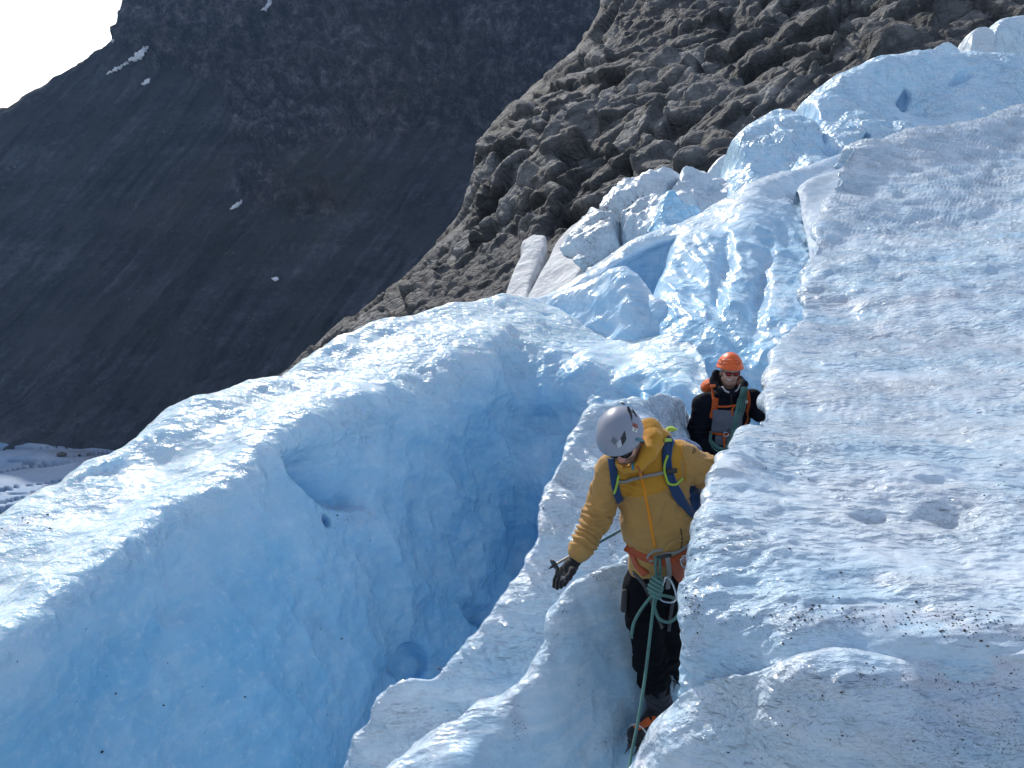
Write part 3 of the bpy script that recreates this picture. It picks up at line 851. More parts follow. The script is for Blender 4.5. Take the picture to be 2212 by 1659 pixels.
# near block left of the trench
nb = [
    [(1440, 1170, 4.15), (1450, 1290, 4.1), (1460, 1440, 3.95), (1470, 1750, 3.7)],
    [(1400, 1190, 3.90), (1420, 1300, 3.82), (1435, 1450, 3.74), (1445, 1720, 3.56)],
    [(1350, 1212, 3.76), (1388, 1330, 3.67), (1415, 1470, 3.62), (1430, 1730, 3.48)],
    [(1290, 1240, 3.64), (1340, 1350, 3.53), (1385, 1480, 3.50), (1415, 1740, 3.38)],
    [(1235, 1268, 3.60), (1285, 1370, 3.47), (1335, 1500, 3.43), (1395, 1760, 3.28)],
    [(1213, 1300, 3.54), (1258, 1400, 3.40), (1305, 1525, 3.35), (1370, 1770, 3.16)],
    [(1192, 1355, 3.46), (1235, 1440, 3.33), (1280, 1550, 3.26), (1340, 1780, 3.05)],
    [(1190, 1390, 3.42), (1215, 1475, 3.27), (1250, 1575, 3.18), (1310, 1790, 2.97)],
    [(1150, 1452, 3.32), (1180, 1515, 3.18), (1215, 1605, 3.09), (1280, 1800, 2.9)],
    [(1090, 1512, 3.22), (1118, 1568, 3.10), (1148, 1650, 3.0), (1200, 1820, 2.8)],
    [(1022, 1530, 3.18), (1045, 1590, 3.04), (1073, 1675, 2.93), (1110, 1840, 2.72)],
    [(985, 1570, 3.12), (1000, 1622, 2.96), (1022, 1700, 2.82), (1050, 1850, 2.58)],
    [(920, 1603, 3.05), (935, 1655, 2.91), (955, 1735, 2.77), (980, 1870, 2.55)],
    [(845, 1664, 2.95), (860, 1715, 2.82), (880, 1790, 2.70), (900, 1910, 2.50)],
    [(740, 1750, 2.82), (755, 1800, 2.70), (775, 1870, 2.60), (800, 1980, 2.44)],
]
nb_rows = [[c[k] for c in nb] for k in range(4)]
nb_rows = [shift(nb_rows[0], .05, .30, -1.6), shift(nb_rows[0], .03, .12, -.06)] + nb_rows + [shift(nb_rows[3], .15, 0, -.8)]
def block_disp(G, N, v, u):
    e = sstep(2.9, 1.9, v)
    d = .03 * fbm(G * 1.8, 3, 71) + (.012 * fbm(G * 9, 3, 72) + cups(G, .07, .010, (.7, 1, 1), 73)) * (.2 + .8 * e) + .010 * fbm(G * 3.0, 3, 74, ridged=True)
    return d
block, BG = make_patch("ice_terrain", nb_rows, ICE_NEAR, block_disp, 3.0, 520, crust=[.6, .9, .9, .62, .5, .4, .3], tex=lambda G, v: .30 + .70 * sstep(3.0, 1.9, v),
                       dirt=[(1290, 1242, 26, 9, 10, 1.0), (1215, 1310, 14, 40, 0, .6), (1190, 1390, 16, 40, 0, .5), (1120, 1560, 16, 60, 20, .75), (1260, 1430, 50, 40, 0, .14), (1000, 1590, 24, 10, 0, .5),
                             (1330, 1600, 50, 14, 10, .6), (1240, 1560, 90, 60, 0, .15), (1060, 1540, 50, 8, 0, .5), (1320, 1420, 50, 40, 0, .12)])
tag(block, kind="structure")

# right-hand slope
sl = [
    [(1822, 330, 16.6), (1888, 307, 17.3), (1994, 288, 18.6), (2100, 264, 20), (2212, 233, 21.5), (2500, 160, 23.5)],
    [(1796, 423, 13.9), (1880, 400, 14.5), (1995, 372, 15.2), (2105, 345, 16.2), (2212, 320, 17.2), (2500, 262, 18.6)],
    [(1760, 529, 11.3), (1850, 510, 11.7), (1970, 490, 12.2), (2090, 468, 12.8), (2212, 440, 13.4), (2500, 390, 14.4)],
    [(1734, 624, 9.2), (1830, 606, 9.3), (1950, 586, 9.4), (2080, 562, 9.5), (2212, 540, 9.6), (2500, 500, 9.9)],
    [(1730, 690, 8.0), (1828, 682, 8.0), (1950, 670, 8.0), (2080, 660, 8.0), (2212, 650, 8.0), (2500, 630, 8.0)],
    [(1676, 757, 6.8), (1800, 760, 6.7), (1930, 760, 6.6), (2070, 760, 6.5), (2212, 760, 6.4), (2500, 750, 6.3)],
    [(1662, 862, 5.3), (1780, 872, 5.1), (1920, 880, 5.0), (2060, 880, 4.9), (2212, 880, 4.85), (2500, 880, 4.8)],
    [(1617, 930, 4.0), (1745, 938, 4.0), (1900, 942, 3.95), (2050, 942, 3.95), (2212, 940, 3.9), (2500, 940, 3.9)],
    [(1562, 988, 3.25), (1715, 998, 3.3), (1880, 1002, 3.3), (2045, 1004, 3.3), (2212, 1004, 3.3), (2500, 1000, 3.3)],
    [(1533, 1060, 2.98), (1700, 1090, 2.93), (1870, 1108, 2.9), (2040, 1110, 2.88), (2212, 1110, 2.85), (2500, 1110, 2.82)],
    [(1527, 1165, 2.72), (1690, 1192, 2.64), (1860, 1202, 2.6), (2040, 1210, 2.56), (2212, 1212, 2.54), (2500, 1214, 2.46)],
    [(1495, 1290, 2.46), (1660, 1306, 2.36), (1850, 1312, 2.30), (2040, 1320, 2.26), (2212, 1326, 2.24), (2500, 1330, 2.16)],
    [(1485, 1340, 2.39), (1655, 1352, 2.28), (1850, 1350, 2.22), (2040, 1350, 2.18), (2212, 1348, 2.16), (2500, 1350, 2.09)],
    [(1485, 1420, 2.32), (1652, 1420, 2.21), (1850, 1405, 2.15), (2040, 1396, 2.11), (2212, 1378, 2.09), (2500, 1370, 2.02)],
    [(1490, 1530, 2.26), (1655, 1510, 2.15), (1850, 1490, 2.09), (2040, 1470, 2.05), (2212, 1450, 2.03), (2500, 1430, 1.96)],
    [(1485, 1700, 2.22), (1660, 1700, 2.11), (1850, 1690, 2.05), (2040, 1680, 2.01), (2212, 1670, 1.99), (2500, 1650, 1.92)],
]
sl_rows = [shift(sl[0], .3, 3.5, -3.5), shift(sl[0], .1, .8, -.35)] + sl
def with_left(rows, a, b):
    out = []
    for r in rows:
        p = np.array(r[0][1:]) if isinstance(r[0][0], str) else at(*r[0])
        f = max(1.0, p[1] / 5)
        out.append([('w', *(p + np.array(b))), ('w', *(p + np.array(a)))] + list(r))
    return out
def with_right(rows, k):
    out = []
    for r in rows:
        p, q = [np.array(c[1:]) if isinstance(c[0], str) else at(*c) for c in r[-2:]]
        e = q + (q - p) * k
        out.append(list(r) + [('w', *e)])
    return out
sl_rows = with_right(sl_rows, 5.0)
sl_rows = with_left(sl_rows, (.10, .05, -.14), (.45, .25, -1.6))
def slope_disp(G, N, v, u):
    y = G[..., 1]
    far = sstep(5, 9, y)
    d = .06 * fbm(G * .9, 4, 81) * (1 + far) + .014 * fbm(G * 5, 3, 82)
    rip = .022 * fbm(np.stack((G[..., 0] * .8, G[..., 1] * 3.2 + G[..., 0] * .5, G[..., 2] * 2), -1), 4, 83, .55, ridged=True)
    nearc = cups(G, .12, .013, (.5, 1.1, 1), 84) + (cups(G, .055, .008, (.5, 1, 1), 85) + .006 * fbm(np.stack((G[..., 0] * 18, G[..., 1] * 45, G[..., 2] * 40), -1), 2, 88)) * sstep(-.35, .35, fbm(G * np.array((1.4, 3.5, 3)), 3, 87))
    farc = cups(G, .26, .034, (.55, 1.1, 1), 86)
    step1 = np.exp(-((proj(G)[..., 1] - 1300) / 60) ** 2)
    d = d + rip * (.7 + .5 * far) + nearc * (1 - far) + farc * far
    return d * (.55 + .45 * sstep(1.0, 2.0, u))
slope_dents = [(1880, 985, 90, 16, 4, .07, .1), (2050, 1130, 80, 30, 0, .10, .1), (1880, 1140, 60, 22, 0, .07, .1), (2000, 560, 200, 16, 12, .20, .2), (1990, 700, 140, 26, -6, .14, .1), (1830, 610, 90, 18, 12, .16, .2), (2120, 470, 120, 14, 14, .14, .2)]
slope, SG = make_patch("glacier_field", sl_rows, ICE_NEAR, slope_disp, 3.0, 600, dent=slope_dents,
                       crust=[.7, .9] + [.95, .88, .8, .75, .75, .8, .85, .85, .85, .85, .82, .78, .7, .6, .45, .3],
                       dirt=[(1770, 640, 30, 26, 0, 1.0), (1830, 655, 90, 16, 5, .7), (1930, 1330, 260, 26, 0, 1.0), (2110, 1360, 150, 26, 0, 1.0), (1650, 1340, 120, 30, 0, .55), (1880, 1255, 120, 20, 0, .8),
                             (1490, 1300, 22, 40, 0, .7), (1500, 1370, 22, 60, 0, .6), (2140, 1050, 60, 10, -35, .9), (2200, 1085, 50, 8, -25, .9), (2000, 740, 340, 34, -4, .8), (1930, 840, 300, 22, 2, .6), (2050, 640, 260, 20, 6, .5), (1980, 1060, 280, 26, -4, .55), (1700, 960, 120, 40, -10, .4),
                             (1620, 1010, 90, 14, 10, .5), (1990, 900, 220, 60, 0, .45), (2120, 820, 120, 80, 0, .5), (1680, 1120, 110, 12, 8, .4), (1900, 700, 160, 14, 8, .5), (2000, 1180, 200, 60, 0, .3), (1800, 1130, 80, 40, 0, .3)])
tag(slope, kind="structure")

# lobe at the photographer's feet
lo = [
    [(1300, 1790, 2.5), (1380, 1830, 2.38), (1480, 1890, 2.26), (1600, 1990, 2.2)],
    [(1360, 1660, 2.6), (1425, 1710, 2.47), (1500, 1790, 2.36), (1610, 1920, 2.28)],
    [(1386, 1600, 2.66), (1450, 1650, 2.51), (1525, 1740, 2.39), (1640, 1880, 2.3)],
    [(1411, 1545, 2.7), (1480, 1610, 2.53), (1555, 1705, 2.40), (1670, 1850, 2.3)],
    [(1453, 1505, 2.7), (1520, 1575, 2.53), (1595, 1675, 2.39), (1710, 1830, 2.28)],
    [(1505, 1466, 2.66), (1575, 1545, 2.50), (1650, 1655, 2.36), (1760, 1810, 2.26)],
    [(1600, 1447, 2.56), (1660, 1530, 2.42), (1730, 1640, 2.29), (1830, 1800, 2.21)],
    [(1705, 1431, 2.5), (1760, 1520, 2.37), (1820, 1630, 2.27), (1900, 1790, 2.2)],
    [(1850, 1430, 2.50), (1890, 1520, 2.36), (1930, 1630, 2.24), (1990, 1780, 2.18)],
    [(2040, 1426, 2.50), (2060, 1515, 2.34), (2085, 1620, 2.20), (2120, 1770, 2.15)],
    [(2212, 1396, 2.50), (2225, 1500, 2.33), (2245, 1610, 2.19), (2270, 1760, 2.14)],
    [(2500, 1380, 2.42), (2520, 1490, 2.18), (2540, 1600, 2.12), (2560, 1750, 2.07)],
]
lo_rows = [[(c[k][0], c[k][1], c[k][2] * .835) for c in lo] for k in range(4)]
lo_rows = [shift(lo_rows[0], .02, .16, -1.1), shift(lo_rows[0], .01, .06, -.07)] + lo_rows
lo_rows = with_right(lo_rows + [shift(lo_rows[-1], 0, -.6, -.15)], 5.0)
def lobe_disp(G, N, v, u):
    d = .035 * fbm(G * 2.0, 4, 91) + .012 * fbm(G * 7, 3, 92) + cups(G, .11, .012, (.5, 1.1, 1), 94) + (cups(G, .05, .007, (.5, 1, 1), 95) + .005 * fbm(np.stack((G[..., 0] * 18, G[..., 1] * 45, G[..., 2] * 40), -1), 2, 98)) * sstep(-.35, .35, fbm(G * np.array((1.4, 3.5, 3)), 3, 97))
    d = d + .014 * fbm(np.stack((G[..., 0] * 1.5, G[..., 1] * 6, G[..., 2] * 3), -1), 3, 96, ridged=True)
    return d * (.35 + .65 * sstep(1.0, 1.8, v))
lobe, LG = make_patch("glacier_terrain", lo_rows, ICE_NEAR, lobe_disp, 3.0, 560, crust=[.5, .75, .85, .8, .75, .7, .7],
                      dirt=[(1410, 1590, 40, 14, 30, .7), (1385, 1640, 14, 30, 0, .9), (2000, 1470, 220, 26, 0, .9), (2120, 1440, 140, 24, 0, .9), (1850, 1600, 300, 60, 0, .4), (2100, 1580, 150, 100, 0, .6), (1650, 1620, 150, 60, 0, .3)])
tag(lobe, kind="structure")

# scalloped wall behind, its ridge, and the blue alcove
al = [
    [(1120, 668, 13.2), (1122, 690, 12.9), (1130, 720, 12.9), (1150, 800, 12.6), (1170, 850, 12.2)],
    [(1174, 643, 13.6), (1182, 664, 13.2), (1200, 690, 13.3), (1215, 725, 13.2), (1235, 780, 13.0)],
    [(1254, 592, 14.0), (1262, 614, 13.5), (1275, 632, 13.7), (1288, 665, 13.7), (1300, 740, 13.3)],
    [(1333, 539, 14.4), (1341, 562, 13.9), (1350, 580, 14.15), (1355, 622, 14.2), (1360, 710, 13.7)],
    [(1412, 502, 14.7), (1408, 526, 14.3), (1404, 546, 14.5), (1402, 600, 14.5), (1402, 710, 13.8)],
    [(1470, 479, 14.9), (1456, 508, 14.3), (1446, 530, 14.4), (1432, 590, 14.2), (1425, 710, 13.4)],
    [(1518, 461, 15.0), (1492, 500, 14.0), (1462, 535, 13.4), (1434, 595, 12.7), (1424, 700, 11.4)],
    [(1570, 432, 15.2), (1545, 478, 14.1), (1515, 535, 13.2), (1498, 615, 11.9), (1495, 770, 10.0)],
    [(1624, 402, 15.3), (1608, 450, 14.1), (1592, 515, 13.0), (1582, 605, 11.7), (1578, 775, 9.8)],
    [(1690, 377, 16.2), (1684, 420, 15.1), (1672, 490, 13.6), (1655, 580, 12.0), (1638, 775, 9.7)],
    [(1735, 361, 17.0), (1736, 392, 16.2), (1730, 440, 15.0), (1718, 550, 12.7), (1688, 775, 9.6)],
    [(1815, 333, 18.2), (1810, 362, 17.3), (1803, 412, 16.0), (1785, 520, 13.4), (1758, 775, 9.7)],
    [(1900, 312, 20.0), (1896, 347, 19.0), (1890, 407, 17.2), (1875, 520, 14.2), (1860, 775, 10.4)],
]
al_rows = [[c[k] for c in al] for k in range(5)]
al_rows = [shift(al_rows[0], -.3, 4, -4), shift(al_rows[0], -.1, .9, -.4)] + al_rows + [shift(al_rows[4], 0, -1.2, -1.6), shift(al_rows[4], 0, -1.8, -4)]
def wall_disp(G, N, v, u):
    right = sstep(5.5, 7.0, u); top = sstep(3.5, 2.9, v)
    d = .10 * fbm(G * .5, 3, 101) + (cups(G, .24, .042, (1, 1, .7), 102) + cups(G, .13, .016, (1, 1, .8), 105)) * right + cups(G, .30, .05, (.7, 1, 1), 103) * top * (1 - right)
    flute = .10 * fbm(np.stack((G[..., 0] * 1.6 + G[..., 2] * .5, G[..., 1] * .5, G[..., 2] * .25), -1), 3, 104, ridged=True)
    d = d + flute * right * sstep(2.8, 4.2, v)
    return d * (1 - .85 * sstep(9.2, 10, u) * sstep(4.6, 3.8, v))
wall, WG = make_patch("ice_wall", al_rows, ICE_WALL, wall_disp, 2.6, 520, crust=[.7, .85, .95, .85, .5, .42, .38, .3, .2],
                      dirt=[(1660, 620, 60, 60, 0, .5), (1690, 660, 30, 60, 0, .5)],
                      dent=[(1560, 600, 20, 90, -10, .25, .1), (1640, 640, 20, 90, -10, .25, .1)])
tag(wall, kind="structure")

gf = [
    [(1130, 720, 12.9), (1150, 740, 12.6), (1170, 800, 12.2)],
    [(1188, 655, 12.8), (1200, 690, 12.4), (1220, 770, 11.8)],
    [(1235, 636, 12.6), (1250, 672, 12.1), (1265, 770, 11.4)],
    [(1290, 613, 12.4), (1302, 660, 11.8), (1312, 770, 11.1)],
    [(1330, 593, 12.2), (1338, 650, 11.6), (1350, 770, 10.9)],
    [(1352, 589, 12.1), (1362, 650, 11.45), (1378, 770, 10.8)],
    [(1378, 604, 11.9), (1395, 665, 11.4), (1412, 780, 10.7)],
    [(1412, 645, 11.5), (1428, 695, 11.1), (1445, 790, 10.6)],
    [(1450, 706, 11.0), (1464, 740, 10.7), (1480, 810, 10.3)],
    [(1500, 770, 10.3), (1512, 800, 10.1), (1525, 850, 9.8)],
]
gf_rows = [[c[k] for c in gf] for k in range(3)]
gf_rows = [shift(gf_rows[0], .3, 1.2, -3), shift(gf_rows[0], .1, .35, -.2)] + gf_rows + [shift(gf_rows[2], 0, 0, -2)]
def gfin_disp(G, N, v, u):
    return .06 * fbm(G * .8, 3, 111) + cups(G, .26, .05, (.8, 1, .7), 112) + cups(G, .13, .014, (.8, 1, .8), 114) + .07 * fbm(np.stack((G[..., 0] * 1.2 - G[..., 2] * 1.6, G[..., 1] * .5, G[..., 2] * .6), -1), 3, 113, ridged=True)
gfin, GG = make_patch("ice_cliff", gf_rows, ICE_WALL, gfin_disp, 2.6, 360, crust=[.6, .85, .8, .45, .35, .3])
tag(gfin, kind="structure")

wd_rows = [
    [(1722, 414, 15.1), (1735, 398, 15.25), (1772, 381, 15.5), (1818, 360, 15.9)],
    [(1734, 470, 14.0), (1744, 460, 14.0), (1774, 440, 14.1), (1810, 420, 14.2)],
    [(1752, 560, 12.2), (1761, 550, 12.2), (1778, 535, 12.1), (1796, 518, 12.1)],
    [(1752, 660, 11.0), (1762, 650, 10.9), (1774, 640, 10.8), (1790, 628, 10.8)],
]
wd_rows = [shift(wd_rows[0], .1, .6, -.8), shift(wd_rows[0], .03, .12, -.02)] + wd_rows
wedge, _ = make_patch("ice_cliff", wd_rows, ICE_MATTE, lambda G, N, v, u: .03 * fbm(G * 1.2, 3, 141) + .02 * fbm(G * 4, 2, 142) * sstep(1.2, .6, u), 2.2, 160, crust=[.8, .9, .8, .7, .6, .5],
                      tex=lambda G, v: .2 + 0 * v, dirt=[(1730, 470, 8, 60, 0, .35), (1735, 560, 20, 40, 0, .4)])
tag(wedge, kind="structure")

# coarse bed of ice under everything near, so nothing floats
bed_rows = [[('w', x, y, z) for x in (-9, -4, 0, 4, 9, 16)] for y, z in ((.3, -2.2), (3, -2.6), (8, -3.6), (14, -5.0), (20, -6.5), (26, -8.5))]
bed, _ = make_patch("glacier_ground", bed_rows, ICE_WALL, lambda G, N, v, u: .3 * fbm(G * .6, 3, 121), 14, 120, crust=[.3] * 6)
tag(bed, kind="structure")

# ------------------------------------------------------------------ seracs and margin
def serac(cols, label, mat, seed, depth=4.0, drop=8.0, cupsz=1.0, amp=1.0, dent=None, crust=.55, dirt=None, step=2.6, name="serac", cat="serac", back=.35, group=None):
    far = 1.45 if cols[-1][0][0] > 1540 else 1.0        # the upper seracs stand well behind the slope
    depth, drop, cupsz, amp = depth * far, drop * far, cupsz * far, amp * far
    nr = len(cols[0]); rows = [[(c[k][0], c[k][1], c[k][2] * far) for c in cols] for k in range(nr)]
    rows = [shift(rows[0], .5, depth, -drop), shift(rows[0], .15, depth * back, -.5)] + rows + [shift(rows[-1], 0, -.5, -3)]
    def dsp(G, N, v, u):
        d = .28 * fbm(G * .30, 4, seed) + cups(G, .6 * cupsz, .06, (1.2, 1, .5), seed + 1) + cups(G, 2.4 * cupsz, .12, (1, 1, .7), seed + 2)
        return amp * d * (.4 + .6 * sstep(1.2, 2.4, v))
    n = len(rows)
    o, _ = make_patch(name, rows, mat, dsp, step, 420, dent=dent, crust=[crust] * n, dirt=dirt)
    return tag(o, label, cat, group)
serac([
    [(1690, 300, 27.5), (1700, 330, 26.5), (1720, 420, 25)],
    [(1750, 262, 27.3), (1765, 300, 26.3), (1790, 390, 24.6)],
    [(1751, 218, 27.6), (1785, 270, 26.2), (1815, 370, 24.4)],
    [(1776, 190, 28.0), (1815, 250, 26.4), (1850, 350, 24.6)],
    [(1813, 160, 28.5), (1860, 230, 26.8), (1895, 340, 24.8)],
    [(1850, 142, 29.0), (1900, 220, 27.2), (1940, 330, 25.0)],
    [(1890, 127, 29.4), (1945, 210, 27.6), (1990, 325, 25.2)],
    [(1994, 108, 30.2), (2040, 195, 28.2), (2080, 310, 25.6)],
    [(2100, 114, 30.6), (2140, 195, 28.6), (2170, 300, 26.0)],
    [(2212, 126, 31), (2250, 200, 29), (2280, 290, 26.3)],
    [(2450, 150, 31.5), (2470, 220, 29.5), (2480, 290, 26.8)],
], "largest pale blue serac with a deep blue teardrop hole, high on the right", ICE_FAR, 201, 6, 9,
    dent=[(1960, 207, 13, 27, -15, 1.2, .85), (1960, 200, 52, 56, 0, .45, .0), (1872, 300, 8, 12, 0, .8, .7), (2080, 165, 30, 12, 30, .9, .2)])
serac([
    [(1540, 420, 25.5), (1560, 440, 24.5), (1580, 520, 23)],
    [(1584, 345, 25.4), (1600, 385, 24.4), (1625, 470, 22.8)],
    [(1592, 305, 25.7), (1622, 355, 24.5), (1655, 450, 22.9)],
    [(1606, 284, 26.0), (1645, 340, 24.7), (1680, 435, 23.0)],
    [(1650, 256, 26.5), (1690, 320, 25.0), (1715, 420, 23.2)],
    [(1694, 235, 26.8), (1728, 300, 25.2), (1750, 400, 23.4)],
    [(1742, 249, 26.6), (1762, 300, 25.2), (1780, 390, 23.4)],
    [(1784, 303, 25.8), (1790, 330, 25.0), (1805, 390, 23.6)],
    [(1815, 350, 25.2), (1822, 370, 24.6), (1830, 410, 23.8)],
], "rounded pale blue serac left of the largest one with a dirt-lined seam", ICE_FAR, 221, 4, 8, dirt=[(1775, 285, 26, 8, -40, 1.0), (1640, 300, 30, 8, 0, .3)])
serac([
    [(2085, 120, 36), (2092, 150, 35.5), (2095, 200, 35)], [(2097, 75, 36.2), (2104, 110, 35.6), (2108, 190, 35)], [(2110, 62, 36.4), (2118, 105, 35.7), (2122, 190, 35)],
    [(2134, 58, 36.6), (2138, 105, 35.8), (2140, 190, 35)], [(2146, 66, 36.6), (2148, 110, 35.9), (2150, 190, 35.2)],
], "upright grey-white ice block beside the rounded block at the top right corner", ICE_DIRTY, 231, 3, 6, amp=.7, crust=.8, dirt=[(2120, 100, 30, 30, 0, .4)])
serac([
    [(2140, 120, 37), (2142, 150, 36.5), (2144, 210, 36)], [(2145, 70, 37.2), (2150, 120, 36.6), (2155, 200, 36)], [(2160, 46, 37.4), (2170, 105, 36.8), (2176, 200, 36)],
    [(2205, 36, 37.8), (2210, 100, 37), (2215, 200, 36.2)], [(2280, 40, 38.2), (2285, 110, 37.4), (2290, 200, 36.6)], [(2380, 70, 38.5), (2385, 130, 37.8), (2390, 200, 37)],
], "tall rounded white serac in the top right corner against the rock", ICE_FAR, 241, 4, 8, amp=.8, crust=.85)
serac([
    [(2010, 112, 34), (2012, 130, 33.6), (2014, 170, 33)], [(2030, 98, 34.2), (2034, 120, 33.8), (2036, 170, 33.2)], [(2050, 89, 34.4), (2052, 115, 34), (2054, 170, 33.4)], [(2066, 100, 34.4), (2068, 120, 34), (2070, 170, 33.6)], [(2078, 116, 34.4), (2080, 130, 34.1), (2082, 170, 33.8)],
], "small pointed white ice block peeping over the largest serac", ICE_FAR, 251, 2, 4, amp=.45, crust=.8)
serac([
    [(1515, 400, 29), (1518, 420, 28.6), (1520, 470, 28)], [(1528, 374, 29), (1534, 400, 28.6), (1536, 470, 28)], [(1550, 346, 29.2), (1556, 380, 28.7), (1558, 470, 28)],
    [(1570, 338, 29.4), (1575, 370, 28.9), (1578, 470, 28)], [(1586, 346, 29.4), (1590, 375, 29), (1594, 470, 28.2)],
], "grey dirt-dusted ice knob below the rounded serac at the rock edge", ICE_DIRTY, 261, 2, 5, amp=.5, crust=.7, dirt=[(1555, 360, 40, 30, 0, .35)])
serac([
    [(1525, 450, 25), (1530, 470, 24.6), (1535, 520, 24)], [(1533, 400, 25.2), (1540, 430, 24.8), (1548, 520, 24)], [(1545, 388, 25.4), (1560, 425, 25), (1568, 520, 24)], [(1580, 398, 25.4), (1588, 440, 25), (1595, 520, 24)], [(1610, 420, 25.4), (1615, 450, 25), (1620, 520, 24)],
], "pale blue ice wedge between the rounded serac and the blue notch", ICE_FAR, 271, 2, 6, amp=.5, crust=.4)
serac([
    [(1400, 500, 23.5), (1410, 520, 23), (1420, 580, 22)], [(1425, 455, 23.6), (1432, 490, 23), (1440, 570, 22)], [(1440, 423, 23.9), (1455, 470, 23.2), (1462, 560, 22)], [(1452, 416, 24), (1470, 460, 23.4), (1480, 560, 22)],
    [(1466, 432, 24), (1482, 465, 23.5), (1492, 550, 22.2)], [(1484, 446, 24), (1494, 470, 23.6), (1504, 540, 22.4)], [(1502, 447, 24), (1510, 470, 23.7), (1520, 540, 22.6)], [(1512, 470, 24), (1518, 490, 23.8), (1526, 540, 22.8)],
], "sharp blue ice horn rising in front of the dirty margin ice", ICE_FAR, 281, 2, 6, amp=.5, crust=.2)
mg = [
    [(1255, 560, 31), (1262, 590, 30), (1275, 640, 28)],
    [(1268, 500, 31.5), (1285, 550, 29.5), (1300, 630, 27.5)],
    [(1277, 474, 32), (1305, 530, 29.5), (1330, 610, 27)],
    [(1308, 449, 32.5), (1340, 510, 29.8), (1365, 590, 27)],
    [(1340, 426, 33), (1370, 490, 30), (1395, 570, 27)],
    [(1365, 410, 33.2), (1400, 475, 30.2), (1425, 555, 27)],
    [(1385, 402, 33.4), (1425, 455, 30.6), (1450, 540, 27.2)],
    [(1420, 391, 33.5), (1455, 435, 31), (1480, 520, 27.5)],
    [(1455, 381, 33.6), (1480, 420, 31.4), (1505, 510, 27.8)],
    [(1484, 372, 33.8), (1505, 410, 31.8), (1530, 505, 28)],
    [(1512, 388, 33.9), (1525, 420, 32.2), (1545, 500, 28.4)],
    [(1560, 392, 34), (1565, 420, 32.6), (1575, 490, 29)],
]
mg_rows = [[c[k] for c in mg] for k in range(3)]
mg_rows = [shift(mg_rows[0], .5, 4, -5), shift(mg_rows[0], .1, 1.0, -.3)] + mg_rows + [shift(mg_rows[2], 0, -1, -4)]
def mg_disp(G, N, v, u):
    f1, f2, cid, off = voro(G * np.array((.30, .22, .42)) + .2 * fbm(G * .3, 2, 5)[..., None], 131)
    t = ((cid - .5) * off).sum(-1) * 2.4
    return (cid[..., 0] - .5) * 1.3 + t - .8 * np.exp(-(f2 - f1) / .05) + .35 * fbm(G * .5, 4, 132, ridged=True) + cups(G, .8, .12, (1, 1, .7), 133)
margin, _ = make_patch("ice_hill", mg_rows, ICE_DIRTY, mg_disp, 2.4, 380, crust=[.6, .6, .75, .55, .5, .4],
                       dirt=[(1300, 480, 60, 40, 30, .95), (1360, 450, 60, 30, 30, .7), (1280, 520, 30, 40, 0, .8), (1320, 540, 60, 30, 30, .45), (1440, 400, 60, 20, 20, .4), (1400, 520, 60, 20, 30, .3), (1270, 590, 40, 60, 0, .9)])
tag(margin, kind="structure")
serac([
    [(1352, 418, 36), (1356, 424, 35.6), (1360, 445, 35)], [(1372, 400, 36.2), (1378, 412, 35.8), (1384, 440, 35)], [(1400, 378, 36.6), (1408, 398, 36), (1414, 430, 35.2)], [(1425, 364, 37), (1432, 385, 36.4), (1438, 420, 35.6)], [(1446, 366, 37), (1450, 382, 36.6), (1454, 415, 36)], [(1460, 380, 37), (1462, 392, 36.7), (1464, 415, 36.4)],
], "long grey ice slab leaning on the rock above the dirty margin ice", ICE_DIRTY, 291, 1.2, 2.5, amp=.3, crust=.75, dirt=[(1410, 400, 50, 10, 25, .5)])

# snow tongues at the foot of the rock
RB = bvh_of(rock)
def snow_tongue(cols, label, seed):
    rows = [[c[k] for c in cols] for k in range(len(cols[0]))]
    rows = [shift(rows[0], -.1, .5, -.7)] + rows + [shift(rows[-1], .2, -.2, -1.6)]
    o, _ = make_patch("snow_patch", rows, SNOW, lambda G, N, v, u: (.05 * fbm(G * .5, 3, seed) + .02 * fbm(G * 2.4, 3, seed + 1)) * sstep(.6, 1.4, v), 2.0, 260)
    return tag(o, label, "snow patch", "snow tongues below the rock")
snow_tongue([
    [(1075, 690, 33.0), (1095, 695, 32.6), (1125, 700, 32.2)], [(1092, 640, 35), (1112, 640, 34.6), (1136, 638, 34.2)], [(1103, 606, 36.5), (1120, 606, 36), (1142, 606, 35.6)], [(1116, 572, 38), (1132, 572, 37.5), (1155, 578, 37)],
    [(1131, 540, 39.5), (1148, 538, 39), (1168, 548, 38.4)], [(1130, 522, 40.2), (1152, 522, 39.7), (1174, 530, 39.2)], [(1150, 508, 41), (1164, 508, 40.5), (1178, 512, 40)],
], "smaller grey snow tongue left of the dark rock gap below the rock", 301)
snow_tongue([
    [(1080, 735, 31.6), (1130, 735, 31), (1190, 735, 30), (1240, 740, 29.2)],
    [(1128, 658, 33.8), (1150, 655, 33.2), (1190, 650, 32.2), (1228, 640, 31.4)], [(1153, 618, 35), (1175, 612, 34.4), (1205, 610, 33.6), (1240, 600, 32.8)], [(1168, 590, 36), (1195, 582, 35.4), (1220, 580, 34.8), (1255, 572, 34)],
    [(1187, 558, 37.3), (1212, 552, 36.7), (1240, 548, 36), (1270, 542, 35.4)], [(1205, 520, 38.8), (1228, 518, 38.2), (1250, 516, 37.6), (1272, 512, 37)], [(1232, 492, 40), (1248, 490, 39.4), (1262, 488, 38.9), (1276, 484, 38.4)], [(1262, 470, 41), (1270, 470, 40.6), (1276, 470, 40.2), (1284, 468, 39.8)],
], "larger grey snow tongue between the dark rock gap and the dirty ice", 321)

